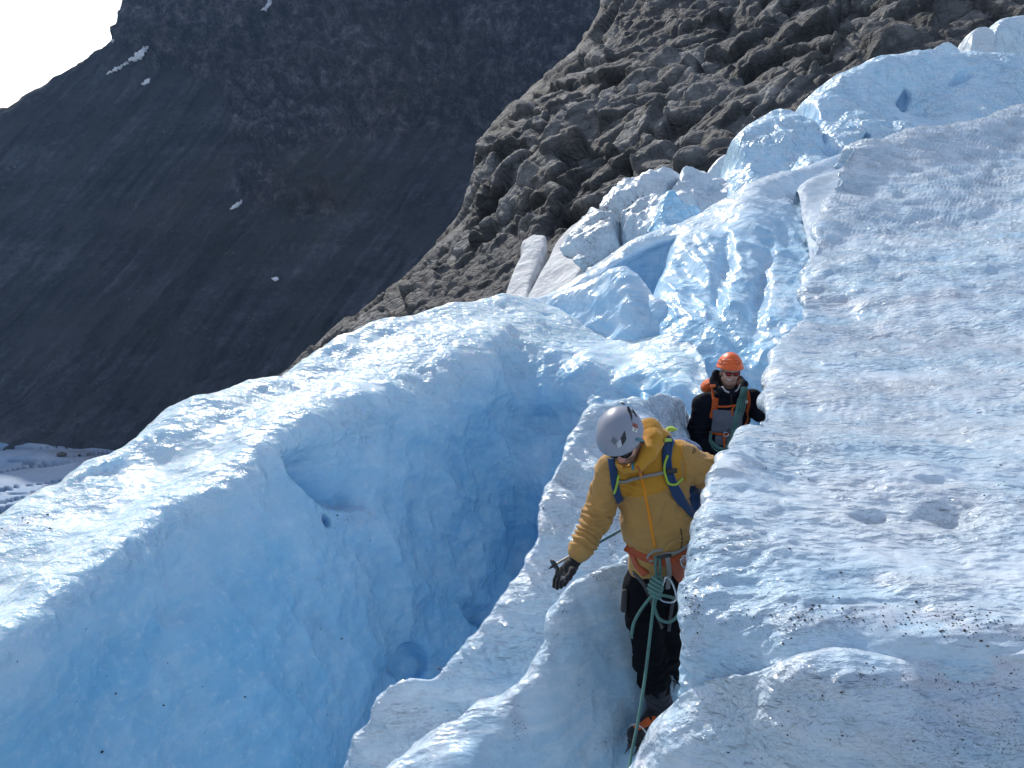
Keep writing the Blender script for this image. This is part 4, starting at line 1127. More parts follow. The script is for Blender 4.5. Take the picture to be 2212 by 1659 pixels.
# dark grit stones melted out on the ice
def grit_on(o, spots, seed, name, szr):
    bvh = bvh_of(o); rr = random.Random(seed); V = []; F = []
    bm = bmesh.new(); bmesh.ops.create_icosphere(bm, subdivisions=1, radius=1)
    v0 = np.array([v.co[:] for v in bm.verts]); f0 = [[v.index for v in f.verts] for f in bm.faces]; bm.free()
    for (mx, my, rx, ry, n) in spots:
        for _ in range(n):
            h = hit(bvh, rr.gauss(mx, rx), rr.gauss(my, ry))
            if h is None:
                continue
            s = szr[0] * (szr[1] / szr[0]) ** (rr.random() ** 2.2)
            q = v0 * np.array((rr.uniform(.6, 1.4), rr.uniform(.6, 1.4), rr.uniform(.4, .9))) * s * (1 + .35 * np.array([rr.uniform(-1, 1) for _ in v0]))[:, None]
            k = len(V); V.extend((q + np.array(h[0] + h[1] * s * .2)).tolist()); F.extend([[a + k for a in f] for f in f0])
    return tag(mesh_obj(name, V, np.array(F), GRIT, smooth=False), kind="stuff")
grit_on(slope, [(1770, 638, 9, 9, 40), (1800, 650, 40, 6, 40), (1930, 1330, 150, 22, 220), (2110, 1355, 80, 16, 120), (1650, 1330, 100, 26, 90), (1490, 1300, 8, 22, 26), (1505, 1330, 6, 30, 26), (2140, 1040, 30, 22, 30), (2000, 740, 200, 20, 60), (1650, 1010, 80, 20, 40),
               (1850, 900, 250, 60, 80), (1700, 1180, 140, 60, 50), (1520, 1030, 12, 40, 20), (1510, 1200, 10, 40, 20)], 5, "dirt", (.0010, .0045))
grit_on(lobe, [(2000, 1470, 150, 18, 130), (1392, 1600, 6, 26, 40), (1830, 1600, 220, 50, 100), (1480, 1500, 40, 10, 24)], 6, "dirt", (.0008, .0035))
grit_on(block, [(1290, 1243, 9, 4, 22), (1200, 1340, 8, 30, 24), (1000, 1590, 14, 8, 8), (1120, 1560, 10, 40, 24), (1260, 1480, 60, 60, 40), (1310, 1590, 40, 10, 26)], 7, "dirt", (.0009, .0045))
grit_on(fin, [(1330, 1160, 8, 40, 46), (1300, 1215, 14, 14, 16), (1480, 890, 30, 14, 40), (958, 1464, 5, 3, 6), (1168, 1130, 2, 20, 12), (1040, 1480, 60, 50, 14)], 8, "dirt", (.0010, .006))
grit_on(ice_hill, [(714, 1545, 3, 5, 5), (700, 1460, 20, 60, 10), (955, 1447, 5, 4, 8), (740, 1120, 40, 20, 14), (300, 1500, 200, 120, 14), (40, 1140, 50, 12, 24)], 9, "dirt", (.003, .014))
# ------------------------------------------------------------------ implicit bodies
def smin(a, b, k):
    h = np.clip(.5 + .5 * (b - a) / k, 0, 1)
    return b * (1 - h) + a * h - k * h * (1 - h)

def nrm(v):
    v = np.asarray(v, float); return v / (np.linalg.norm(v) + 1e-12)

class Field:
    def __init__(s, lo, hi, h):
        s.lo = np.array(lo, float); s.h = h
        s.n = np.ceil((np.array(hi) - s.lo) / h).astype(int) + 1
        s.F = np.full(tuple(s.n), .25, np.float32)
    def region(s, lo, hi):
        a = np.clip(np.floor((np.asarray(lo) - s.lo) / s.h).astype(int), 0, s.n - 1)
        b = np.clip(np.ceil((np.asarray(hi) - s.lo) / s.h).astype(int) + 1, 1, s.n)
        sl = tuple(slice(x, y) for x, y in zip(a, b))
        ax = [s.lo[i] + s.h * np.arange(a[i], b[i]) for i in range(3)]
        return sl, np.stack(np.meshgrid(*ax, indexing='ij'), -1)
    def put(s, fn, lo, hi, k, mode='add'):
        m = k + .03
        sl, p = s.region(np.asarray(lo) - m, np.asarray(hi) + m)
        if 0 in p.shape:
            return
        d = fn(p).astype(np.float32)
        if mode == 'add':
            s.F[sl] = smin(s.F[sl], d, max(k, 1e-4))
        else:
            s.F[sl] = -smin(-s.F[sl], d, max(k, 1e-4))
    def cone(s, a, b, ra, rb, k=.02, mode='add'):
        a, b = np.asarray(a, float), np.asarray(b, float); ab = b - a; l2 = ab @ ab + 1e-12; r = max(ra, rb)
        def fn(p):
            t = np.clip(((p - a) @ ab) / l2, 0, 1)
            return np.linalg.norm(p - a - t[..., None] * ab, axis=-1) - (ra + (rb - ra) * t)
        s.put(fn, np.minimum(a, b) - r, np.maximum(a, b) + r, k, mode)
    def chain(s, pts, rad, k=.02):
        for i in range(len(pts) - 1):
            s.cone(pts[i], pts[i + 1], rad[i], rad[i + 1], k)
    def slab(s, a, b, side, ra, rb, k=.03):
        """tapered limb of elliptic section: ra, rb = (half width along side, half depth)"""
        a, b = np.asarray(a, float), np.asarray(b, float); ab = b - a; L = np.linalg.norm(ab); A = ab / L
        S = nrm(np.asarray(side, float) - (np.asarray(side, float) @ A) * A); D = np.cross(A, S); R = max(ra + rb)
        def fn(p):
            q = p - a; t = np.clip((q @ A) / L, 0, 1); e = q @ A - t * L
            w = ra[0] + (rb[0] - ra[0]) * t; d = ra[1] + (rb[1] - ra[1]) * t; m = np.minimum(w, d)
            return (np.sqrt(((q @ S) / w) ** 2 + ((q @ D) / d) ** 2 + (e / m) ** 2) - 1) * m
        s.put(fn, np.minimum(a, b) - R, np.maximum(a, b) + R, k)
    def ell(s, c, ax, r, k=.02, mode='add', cut=None):
        """ellipsoid with axes ax (3 rows) and radii r; cut(local) -> extra distance to intersect with"""
        c = np.asarray(c, float); ax = np.asarray(ax, float); r = np.asarray(r, float); m = r.min()
        def fn(p):
            q = (p - c) @ ax.T
            k0 = np.linalg.norm(q / r, axis=-1); k1 = np.linalg.norm(q / (r * r), axis=-1) + 1e-9
            d = k0 * (k0 - 1) / k1
            return np.maximum(d, cut(q)) if cut else d
        s.put(fn, c - r.max(), c + r.max(), k, mode)
    def mesh(s):
        F = s.F; nx, ny, nz = [d - 1 for d in F.shape]
        ins = F < 0
        cnt = sum(ins[a:a + nx, b:b + ny, c:c + nz].astype(np.int8) for a in (0, 1) for b in (0, 1) for c in (0, 1))
        I, J, K = np.nonzero((cnt > 0) & (cnt < 8))
        idx = np.full((nx, ny, nz), -1, np.int64); idx[I, J, K] = np.arange(len(I))
        pos = np.zeros((len(I), 3)); num = np.zeros(len(I))
        for ax in range(3):
            o1, o2 = [x for x in range(3) if x != ax]
            for u in (0, 1):
                for v in (0, 1):
                    o = [0, 0, 0]; o[o1] = u; o[o2] = v; e = o.copy(); e[ax] = 1
                    fa = F[I + o[0], J + o[1], K + o[2]]; fb = F[I + e[0], J + e[1], K + e[2]]
                    m = (fa < 0) != (fb < 0)
                    t = np.where(m, fa / np.where(m, fa - fb, 1), 0)
                    q = np.zeros((len(I), 3)) + o; q[:, ax] += t
                    pos += q * m[:, None]; num += m
        V = s.lo + s.h * (np.stack((I, J, K), -1) + pos / num[:, None])
        Q = []
        for ax in range(3):
            o1, o2 = (ax + 1) % 3, (ax + 2) % 3
            sl0 = [slice(0, d) for d in F.shape]; sl1 = sl0.copy()
            sl0[ax] = slice(0, F.shape[ax] - 1); sl1[ax] = slice(1, F.shape[ax])
            m = ins[tuple(sl0)] != ins[tuple(sl1)]
            E = np.stack(np.nonzero(m), -1)
            ok = (E[:, o1] > 0) & (E[:, o2] > 0) & (E[:, o1] < F.shape[o1] - 1) & (E[:, o2] < F.shape[o2] - 1)
            E = E[ok]
            f = ins[tuple(sl0)][tuple(E.T)]
            d1 = np.zeros(3, int); d1[o1] = 1; d2 = np.zeros(3, int); d2[o2] = 1
            g = lambda X: idx[X[:, 0], X[:, 1], X[:, 2]]
            q = np.stack((g(E - d1 - d2), g(E - d2), g(E), g(E - d1)), -1)
            q[~f] = q[~f][:, ::-1]
            Q.append(q)
        Q = np.concatenate(Q); Q = Q[(Q >= 0).all(1)]
        return V, Q

def vert_normals(V, Q):
    fn = np.cross(V[Q[:, 2]] - V[Q[:, 0]], V[Q[:, 3]] - V[Q[:, 1]])
    N = np.zeros_like(V)
    for i in range(4):
        np.add.at(N, Q[:, i], fn)
    return N / (np.linalg.norm(N, axis=1, keepdims=True) + 1e-12)

def relax(V, Q, it=2, lam=.5):
    for _ in range(it):
        S = np.zeros_like(V); n = np.zeros(len(V))
        for i in range(4):
            for j in (1, 3):
                np.add.at(S, Q[:, i], V[Q[:, (i + j) % 4]]); np.add.at(n, Q[:, i], 1)
        V = V + lam * (S / np.maximum(n, 1)[:, None] - V)
    return V

def folds(V, N, limbs, seed, base=.0025):
    """cloth creases: a soft crumple everywhere and rings of folds along the limbs (a, b, folds, amp, radius)"""
    d = base * fbm(V * 14, 3, seed, ridged=True) + base * 1.6 * fbm(V * 6, 3, seed + 3)
    for (a, b, nf, amp, rad) in limbs:
        a, b = np.asarray(a), np.asarray(b); ab = b - a; t = (V - a) @ ab / (ab @ ab)
        r = np.linalg.norm(V - a - np.clip(t, 0, 1)[:, None] * ab, axis=1)
        w = sstep(rad * 1.5, rad * .9, r) * sstep(-.1, .08, t) * sstep(1.1, .95, t)
        sk = fbm(V * 9, 2, seed + 5)
        s = np.sin(2 * np.pi * (nf * t + 1.0 * sk + .35 * np.sin(V[:, 0] * 26 + V[:, 2] * 11)))
        d = d + w * amp * (np.sign(s) * np.abs(s) ** .7 * .6 + .4 * s) * (.35 + .65 * sstep(-.5, .5, fbm(V * 7 + 4, 2, seed + 8)))
    return V + N * d[:, None]

def blob(name, fld, mat, parent, fold=None, seed=1, base=.0025, attr=None, it=2):
    V, Q = fld.mesh()
    V = relax(V, Q, it)
    if fold is not None:
        V = folds(V, vert_normals(V, Q), fold, seed, base)
    return mesh_obj(name, V, Q, mat, parent, True, attr(V) if attr else None)

def spline(pts, n=8):
    P = np.array(pts, float)
    if len(P) == 2:
        return np.linspace(P[0], P[1], n + 1)
    K = np.concatenate(([0], np.cumsum(np.linalg.norm(np.diff(P, axis=0), axis=1) ** .7 + 1e-6)))
    return hermite(K, P, np.linspace(0, K[-1], n * (len(P) - 1) + 1))

def sweep(path, nor, prof, closed=False):
    """sweep a closed profile (list of (side, out)) along path with outward normals nor"""
    path = np.asarray(path); n = len(path)
    T = np.gradient(path, axis=0) if not closed else np.roll(path, -1, 0) - np.roll(path, 1, 0)
    T /= np.linalg.norm(T, axis=1, keepdims=True) + 1e-12
    Nn = nor - (nor * T).sum(1, keepdims=True) * T; Nn /= np.linalg.norm(Nn, axis=1, keepdims=True) + 1e-12
    S = np.cross(T, Nn); k = len(prof)
    V = np.concatenate([[path[i] + S[i] * a + Nn[i] * b for a, b in prof] for i in range(n)])
    F = [(i * k + j, i * k + (j + 1) % k, ((i + 1) % n) * k + (j + 1) % k, ((i + 1) % n) * k + j) for i in range(n if closed else n - 1) for j in range(k)]
    if not closed:
        F = F + [tuple(range(k))[::-1], tuple((n - 1) * k + j for j in range(k))]
    return V, F

def tube_geo(path, r, seg=8, closed=False):
    path = np.asarray(path); n = len(path)
    T = np.gradient(path, axis=0); T /= np.linalg.norm(T, axis=1, keepdims=True) + 1e-12
    u = np.cross(T[0], (0.3, .9, .2)); N = [nrm(u)]
    for i in range(1, n):
        v = N[-1] - (N[-1] @ T[i]) * T[i]; N.append(nrm(v))
    prof = [(r * math.cos(2 * math.pi * j / seg), r * math.sin(2 * math.pi * j / seg)) for j in range(seg)]
    return sweep(path, np.array(N), prof, closed)

def poly_obj(name, parts, mat, parent=None, smooth=True):
    V = []; F = []
    for v, f in parts:
        k = len(V); V.extend([tuple(x) for x in v]); F.extend([tuple(i + k for i in q) for q in f])
    o = np.empty(len(F), object); o[:] = F
    return mesh_obj(name, V, o, mat, parent, smooth)

def tube(name, pts, r, mat, parent=None, seg=8, n=8):
    return poly_obj(name, [tube_geo(spline(pts, n), r, seg)], mat, parent)

def first_hit(bvhs, px, py):
    best = None
    for b in bvhs:
        h = hit(b, px, py)
        if h and (best is None or (h[0] - CAMP).length < (best[0] - CAMP).length):
            best = h
    return best

def on_path(pts, bvhs, lift, ydef, n=6):
    """a line given at picture places, laid on the clothing met there"""
    P = spline([(a, b, 0) for a, b in pts], n)[:, :2]
    L = []; N = []
    for q in P:
        h = first_hit(bvhs, *q)
        if h is None or abs(h[0].y - ydef) > .45:
            L.append(None); N.append(None)
        else:
            L.append(np.array(h[0])); N.append(np.array(h[1]))
    good = [i for i, x in enumerate(L) if x is not None]
    for i in range(len(P)):
        if L[i] is None:
            y = float(np.interp(i, good, [L[g][1] for g in good])) if good else ydef
            L[i] = at(P[i][0], P[i][1], y); N[i] = nrm(np.array((0, 0, CAMZ)) - L[i])
    L, N = np.array(L), np.array(N)
    for _ in range(3):
        N[1:-1] = N[1:-1] * .4 + .3 * (N[2:] + N[:-2]); dd = L[:, 1].copy(); dd[1:-1] = L[1:-1, 1] * .5 + .25 * (L[2:, 1] + L[:-2, 1])
        dd = np.minimum(dd, L[:, 1] + .004)
        L = np.array([at(P[i][0], P[i][1], dd[i]) for i in range(len(P))])
    N /= np.linalg.norm(N, axis=1, keepdims=True)
    return L + N * lift, N

def ribbon(name, pts, width, mat, parent, bvhs, ydef, lift=.004, thick=.004, n=6):
    L, N = on_path(pts, bvhs, lift, ydef, n)
    w = width / 2
    V, F = sweep(L, N, [(-w, -thick), (-w, thick * .6), (-w * .8, thick), (w * .8, thick), (w, thick * .6), (w, -thick)])
    return poly_obj(name, [(V, F)], mat, parent)

# ------------------------------------------------------------------ cloth, skin, gear colours
def cloth_mat(name, col, rough=.85, weave=900, var=.10, bump=.25, sheen=.15, spec=.25):
    m, nt, bs = new_mat(name); b = NB(nt)
    n = b.noise(9, 6, .65)
    b.l(b.ramp(n, [(.3, tuple(c * (1 - var) for c in col)), (.7, tuple(min(1, c * (1 + var)) for c in col))]), bs.inputs["Base Color"])
    bs.inputs["Roughness"].default_value = rough; bs.inputs["Sheen Weight"].default_value = sheen; bs.inputs["Specular IOR Level"].default_value = spec
    b.l(b.bump(b.math('ADD', b.noise(weave, 2, .6), b.math('MULTIPLY', b.noise(70, 4, .6), 2.0)), bump, .0025), bs.inputs["Normal"])
    return m
def jacket_mat():
    m = cloth_mat("mustard_softshell", (.44, .25, .080)); nt = m.node_tree; b = NB(nt); bs = nt.nodes["Principled BSDF"]
    src = bs.inputs["Base Color"].links[0].from_socket
    b.l(b.mix(b.attr("yoke"), src, (.52, .255, .03)), bs.inputs["Base Color"])
    return m
YELLOW = jacket_mat()
YELLOW_TOP = cloth_mat("mustard_yoke", (.66, .31, .02))
BLACK = cloth_mat("black_trousers", (.006, .007, .010), sheen=0, spec=.1)
NAVY = cloth_mat("navy_jacket", (.009, .011, .018), sheen=0, spec=.12)
GREYC = cloth_mat("grey_chest_panel", (.14, .155, .19))
GLOVE = cloth_mat("black_glove", (.018, .019, .023), .75)
GLOVE_GREY = cloth_mat("grey_glove_patch", (.085, .085, .10), .8)
BLUE = cloth_mat("blue_pack_fabric", (.018, .075, .22), .6)
STRAPB = cloth_mat("blue_strap", (.016, .05, .13), .75)
LIME = cloth_mat("lime_webbing", (.36, .55, .06), .7)
WEB = cloth_mat("grey_webbing", (.26, .26, .25), .8)
DWEB = cloth_mat("dark_webbing", (.07, .07, .08), .8)
ORANGE = cloth_mat("orange_pack_fabric", (.62, .11, .02), .7)
HARN = cloth_mat("rust_harness", (.42, .085, .03), .8)
ROPEM = cloth_mat("green_rope", (.115, .25, .22), .85, 500, .25, .6)
POUCH = cloth_mat("dark_grey_pouch", (.05, .05, .052), .8)
PLASTIC = plain_mat("black_plastic", (.018, .018, .02), .35, 60, .2)
METAL = plain_mat("polished_metal", (.62, .63, .65), .22, 60, .1, metal=1.0)
STEEL = plain_mat("dark_steel", (.16, .16, .17), .4, 60, .2, metal=.8)
WHITEP = plain_mat("white_wire", (.72, .72, .70), .4, 60, .1)
POLEB = plain_mat("blue_pole_paint", (.10, .24, .36), .3, 60, .15, metal=.3)
POLEG = plain_mat("bare_pole_metal", (.50, .47, .43), .3, 60, .1, metal=.7)
HELMG = plain_mat("grey_lavender_helmet", (.27, .295, .37), .40, 12, .04, spec=.5)
HELMO = plain_mat("orange_helmet", (.80, .135, .028), .42, 12, .05)
LOGO = plain_mat("logo_grey", (.13, .15, .19), .5, 60, .1)
LOGOW = plain_mat("logo_pale", (.48, .52, .60), .5, 60, .1)
VOID = plain_mat("helmet_liner", (.03, .035, .04), .8, 60, .2)
REDST = plain_mat("sticker_red", (.28, .06, .03), .5, 60, .2)
WHITEST = plain_mat("sticker_white", (.75, .75, .72), .5, 60, .05)
DLENS = plain_mat("smoke_lens", (.012, .010, .012), .08, 60, .1)
RLENS = plain_mat("red_mirror_lens", (.32, .025, .03), .12, 60, .1, metal=.6)
BOOTM = cloth_mat("black_boot", (.02, .021, .024), .6)
BOOTO = cloth_mat("orange_boot_panel", (.62, .12, .03), .65)
RUBBER = plain_mat("black_rubber", (.015, .015, .016), .7, 80, .2, .3)
TEAL = cloth_mat("teal_chin_strap", (.05, .20, .27), .7)
ZIP = cloth_mat("orange_zip", (.72, .26, .012), .6)
DARKL = plain_mat("dark_line", (.03, .025, .02), .8, 60, .2)
SHIRT = cloth_mat("pale_collar", (.42, .42, .44), .8)

def skin_mat(name, hair=(.06, .035, .02)):
    m, nt, bs = new_mat(name); b = NB(nt)
    n = b.noise(60, 5, .65)
    col = b.ramp(n, [(.3, (.52, .29, .215)), (.7, (.64, .38, .29))])
    col = b.mix(b.math('MULTIPLY', b.attr("flush"), .55), col, (.50, .16, .12))
    st = b.ramp(b.noise(420, 3, .7), [(.35, .35), (.6, 1.0)])
    col = b.mix(b.math('MULTIPLY', b.attr("beard"), st), col, hair)
    col = b.mix(b.attr("lips"), col, (.34, .11, .09))
    col = b.mix(b.attr("teeth"), col, (.75, .72, .66))
    b.l(col, bs.inputs["Base Color"]); bs.inputs["Roughness"].default_value = .5
    bs.inputs["Subsurface Weight"].default_value = .12; bs.inputs["Subsurface Radius"].default_value = (1, .35, .2); bs.inputs["Subsurface Scale"].default_value = .006
    b.l(b.bump(b.noise(500, 3, .6), .2, .001), bs.inputs["Normal"])
    return m
SKIN1 = skin_mat("skin_bearded"); SKIN2 = skin_mat("skin_stubble", (.30, .18, .13))

def frame(f, up):
    f = nrm(f); u = nrm(np.asarray(up, float) - (np.asarray(up, float) @ f) * f); s = np.cross(f, u)
    return np.array((s, f, u))           # rows: side (the wearer's right is +), forward, up

def head_field(F, c, A, sc, smile=False):
    def h(s, f, u):
        return c + sc * (s * A[0] + f * A[1] + u * A[2])
    F.ell(h(0, -.005, .03), A, np.array((.077, .098, .090)) * sc, .01)
    F.ell(h(0, .035, -.045), A, np.array((.062, .062, .078)) * sc, .02)
    F.ell(h(0, .066, -.100), A, np.array((.030, .026, .024)) * sc, .022)
    for e in (-1, 1):
        F.ell(h(e * .036, .058, -.040), A, np.array((.026, .026, .026)) * sc, .018)
        F.cone(h(e * .058, .005, -.075), h(e * .022, .066, -.103), .020 * sc, .018 * sc, .02)
        F.ell(h(e * .079, -.008, -.022), A, np.array((.010, .020, .032)) * sc, .006)
        F.ell(h(e * .033, .098, -.006), A, np.array((.019, .012, .013)) * sc, .008, 'cut')
        F.ell(h(e * .033, .083, -.006), A, np.array((.014, .014, .013)) * sc, .003)
        F.cone(h(e * .012, .089, .014), h(e * .050, .078, .012), .010 * sc, .008 * sc, .012)
        F.ell(h(e * .012, .102, -.044), A, np.array((.010, .011, .009)) * sc, .006)
    F.cone(h(0, .086, .006), h(0, .116, -.040), .009 * sc, .0125 * sc, .012)
    F.cone(h(-.020, .091, -.069), h(.020, .091, -.069), .0065 * sc, .0065 * sc, .006)
    F.cone(h(-.017, .089, -.083), h(.017, .089, -.083), .0070 * sc, .0070 * sc, .006)
    F.cone(h(-.022, .097, -.0755), h(.022, .097, -.0755), .0030 * sc, .0030 * sc, .002, 'cut')
    return h

def head_attrs(V, c, A, sc):
    q = (V - c) @ A.T / sc; s, f, u = q[:, 0], q[:, 1], q[:, 2]
    n = fbm(V * 90, 2, 5) * .012
    low = sstep(-.045, -.062, u + n + .25 * np.abs(s) - .010) * sstep(-.02, .02, f) * sstep(-.17, -.145, u)
    must = sstep(.034, .026, np.abs(s)) * sstep(-.069, -.064, u) * sstep(-.050, -.056, u) * sstep(.06, .075, f)
    side = sstep(.045, .055, np.abs(s)) * sstep(.055, .03, f) * sstep(-.03, -.005, f) * sstep(-.10, -.09, u) * sstep(.03, .01, u)
    mouth = np.exp(-((s / .020) ** 2 + ((u + .076) / .010) ** 2)) * sstep(.07, .085, f)
    beard = np.clip(np.maximum(np.maximum(low, must), side) - mouth * .9, 0, 1)
    hair = sstep(.0, .03, u) * sstep(.07, .05, f)
    beard = np.maximum(beard, hair)
    fl = np.exp(-(((np.abs(s) - .03) / .02) ** 2 + ((u + .03) / .02) ** 2)) + np.exp(-((s / .013) ** 2 + ((u + .035) / .02) ** 2)) * 1.2
    return {"beard": beard, "flush": np.clip(fl, 0, 1) * sstep(.05, .08, f), "lips": np.clip(mouth, 0, 1) * .7, "teeth": np.zeros(len(V))}

def helmet_field(F, c, A, sc, r=(.118, .142, .130), rim=-.018, shell=.016):
    r = np.array(r) * sc
    cut = lambda q: -(q[..., 2] - rim * sc - .20 * np.clip(q[..., 1], -1, .2) + .05 * np.abs(q[..., 0]))
    F.ell(c, A, r, .002, cut=cut)
    F.ell(c - A[2] * .008, A, r - shell * sc, .003, 'cut')

def helmet_ray(c, A, r, s, f):
    """point on the outer shell above side s, forward f (fractions of the radii)"""
    z = math.sqrt(max(0, 1 - s * s - f * f)); r = np.array(r)
    p = np.array((s, f, z)) * r; n = np.array((s, f, z)) / r
    return c + p @ A, nrm(n @ A)

def patch_on(name, pts, c, A, r, mat, parent, lift=.001, thick=.0015):
    """flat mark on a helmet: outline in shell fractions"""
    T = [helmet_ray(c, A, r, s, f) for s, f in pts]
    top = [p + n * (lift + thick) for p, n in T]; bot = [p + n * (lift - thick * 2) for p, n in T]
    cs = np.mean(pts, 0); pc, nc = helmet_ray(c, A, r, *cs); k = len(pts)
    V = top + bot + [pc + nc * (lift + thick)]
    Fc = [(i, (i + 1) % k, 2 * k) for i in range(k)] + [(i + k, (i + 1) % k + k, (i + 1) % k, i) for i in range(k)]
    o = np.empty(len(Fc), object); o[:] = Fc
    return mesh_obj(name, V, o, mat, parent, False)
def offs(parent, *xs):
    return xs
# ------------------------------------------------------------------ the climber in yellow
J = at
CAMV = np.array((0, 0, CAMZ))
man1 = empty("person", tuple(J(1400, 1600, 3.38)))
tag(man1, "climber in a mustard jacket and grey helmet, head bowed, stepping down the ice trench", "person", "roped climbers")
H1C = J(1343, 944, 3.27); H1A = frame((-.20, -.75, -.63), (-.38, -.52, .77)); H1S = .90
sh_l, el_l, wr_l = J(1326, 1014, 3.40), J(1292, 1108, 3.38), J(1256, 1188, 3.26)
sh_r, el_r, wr_r = J(1478, 1000, 3.46), J(1562, 1034, 3.52), J(1548, 1110, 3.72)
T0, T1, T2, T3, T4 = J(1398, 1000, 3.45), J(1406, 1050, 3.43), J(1420, 1130, 3.41), J(1428, 1182, 3.41), J(1422, 1232, 3.43)
hipR, kneR, ankR = J(1388, 1275, 3.42), J(1404, 1412, 3.36), J(1424, 1512, 3.43)
hipL, kneL, ankL = J(1440, 1275, 3.46), J(1446, 1400, 3.44), J(1458, 1438, 3.80)
lo, hi = (.15, 2.95, -.25), (1.35, 4.1, 2.05)

# body: one skin from head to ankles, inside the clothes
F = Field((.2, 3.0, -.15), (1.3, 4.0, 2.0), .0075)
F.slab(T0, T2, (1, 0, 0), (.135, .085), (.125, .095), .03); F.slab(T2, T4, (1, 0, 0), (.125, .095), (.125, .10), .03)
F.chain((T0, sh_l, el_l, wr_l, J(1232, 1224, 3.22)), (.06, .045, .034, .024, .024), .02)
F.chain((T0, sh_r, el_r, wr_r), (.06, .045, .034, .024), .02)
F.chain((T4, hipR, kneR, ankR), (.09, .07, .05, .034), .02); F.chain((T4, hipL, kneL, ankL), (.09, .07, .05, .034), .02)
F.chain((T0, J(1383, 968, 3.38), H1C - H1A[2] * .05 - H1A[1] * .02), (.06, .05, .052), .02)
hd = Field(H1C - .16, H1C + .16, .0035)
head_field(hd, H1C, H1A, H1S)
# carry the fine head into the coarse body field
def carry(F, G):
    sl, p = F.region(G.lo, G.lo + G.h * (G.n - 1))
    q = (p - G.lo) / G.h; i = np.clip(np.floor(q).astype(int), 0, G.n - 2); f = np.clip(q - i, 0, 1)
    v = 0
    for a in (0, 1):
        for b in (0, 1):
            for c in (0, 1):
                w = (f[..., 0] if a else 1 - f[..., 0]) * (f[..., 1] if b else 1 - f[..., 1]) * (f[..., 2] if c else 1 - f[..., 2])
                v = v + w * G.F[i[..., 0] + a, i[..., 1] + b, i[..., 2] + c]
    F.F[sl] = smin(F.F[sl], v.astype(np.float32), .012)
def body_mesh(name, F, hc, A, sc, mat, parent):
    carry(F, hd)
    V, Q = F.mesh()
    return mesh_obj(name, relax(V, Q, 1), Q, mat, parent, True, head_attrs(V, hc, A, sc))
# head at full detail joined to the body: resample the whole body finely only around the head
def fine_body(name, F, hc, A, sc, mat, parent):
    G = Field(hc - .17, hc + .17, .004); sl, p = G.region(G.lo, G.lo + G.h * (G.n - 1))
    carry(G, F); head_field(G, hc, A, sc)
    return G
body1 = body_mesh("body", F, H1C, H1A, H1S, SKIN1, man1)

# jacket
def yoke(P):
    x, y = P[:, 0], P[:, 1]
    lim = np.interp(x, [1338, 1365, 1392, 1420, 1446, 1470], [1064, 1071, 1069, 1063, 1050, 1030])
    return ((y < lim) & (x > 1338 - (y - 1064) * -.1) & (x < 1472) & (y > 905)).astype(float)
F = Field(lo, hi, .0065)
F.slab(T0, T1, (1, 0, 0), (.150, .105), (.165, .125), .03)
F.slab(T1, T2, (1, 0, 0), (.165, .125), (.166, .135), .03)
F.slab(T2, T3, (1, 0, 0), (.166, .135), (.155, .135), .03)
F.slab(J(1424, 1178, 3.42), J(1420, 1226, 3.44), (1, 0, 0), (.142, .120), (.146, .122), .012)
F.cone(J(1345, 1000, 3.45), J(1462, 985, 3.47), .070, .075, .04)
F.chain((sh_l, el_l, wr_l), (.083, .066, .054), .035)
F.cone(J(1262, 1172, 3.275), J(1253, 1191, 3.255), .055, .050, .01)
F.chain((sh_r, el_r, wr_r), (.088, .074, .058), .035)
# collar and the hood lying behind the head
F.chain((J(1332, 988, 3.36), J(1350, 1004, 3.285), J(1378, 1000, 3.27), J(1400, 978, 3.29), J(1412, 950, 3.36), J(1404, 924, 3.44)), (.034, .030, .032, .036, .042, .040), .03)
F.chain((J(1332, 988, 3.36), J(1345, 972, 3.45), J(1385, 945, 3.52)), (.034, .045, .05), .03)
F.chain((J(1404, 924, 3.44), J(1420, 950, 3.50), J(1432, 975, 3.52)), (.042, .055, .05), .03)
F.ell(J(1392, 965, 3.46), np.eye(3), (.085, .09, .075), .03)
# hollow for neck and head
F.ell(H1C - H1A[2] * .04 + H1A[1] * .03, H1A, np.array((.072, .088, .098)), .012, 'cut')
F.ell(H1C + H1A[2] * .03, H1A, np.array((.098, .118, .11)), .010, 'cut')
# cut the hem level
hem = lambda p: (p[..., 2] - (T4[2] - .012 + .04 * np.sin((p[..., 0] - .6) * 9)))
sl, p = F.region((.2, 3.0, .4), (1.2, 3.9, 1.15)); F.F[sl] = np.maximum(F.F[sl], np.where(p[..., 2] < 1.15, -hem(p), -1).astype(np.float32))
jacket1 = blob("jacket", F, YELLOW, man1, [(sh_l, el_l, 4.5, .0055, .10), (el_l, wr_l, 6.0, .0070, .085), (sh_r, el_r, 3.5, .0055, .10), (T1, T2, 2.2, .0035, .2), (T2, T3, 2.5, .006, .2)], 11, .0032,
               attr=lambda V: {"yoke": yoke(proj(V))})
JB = bvh_of(jacket1)

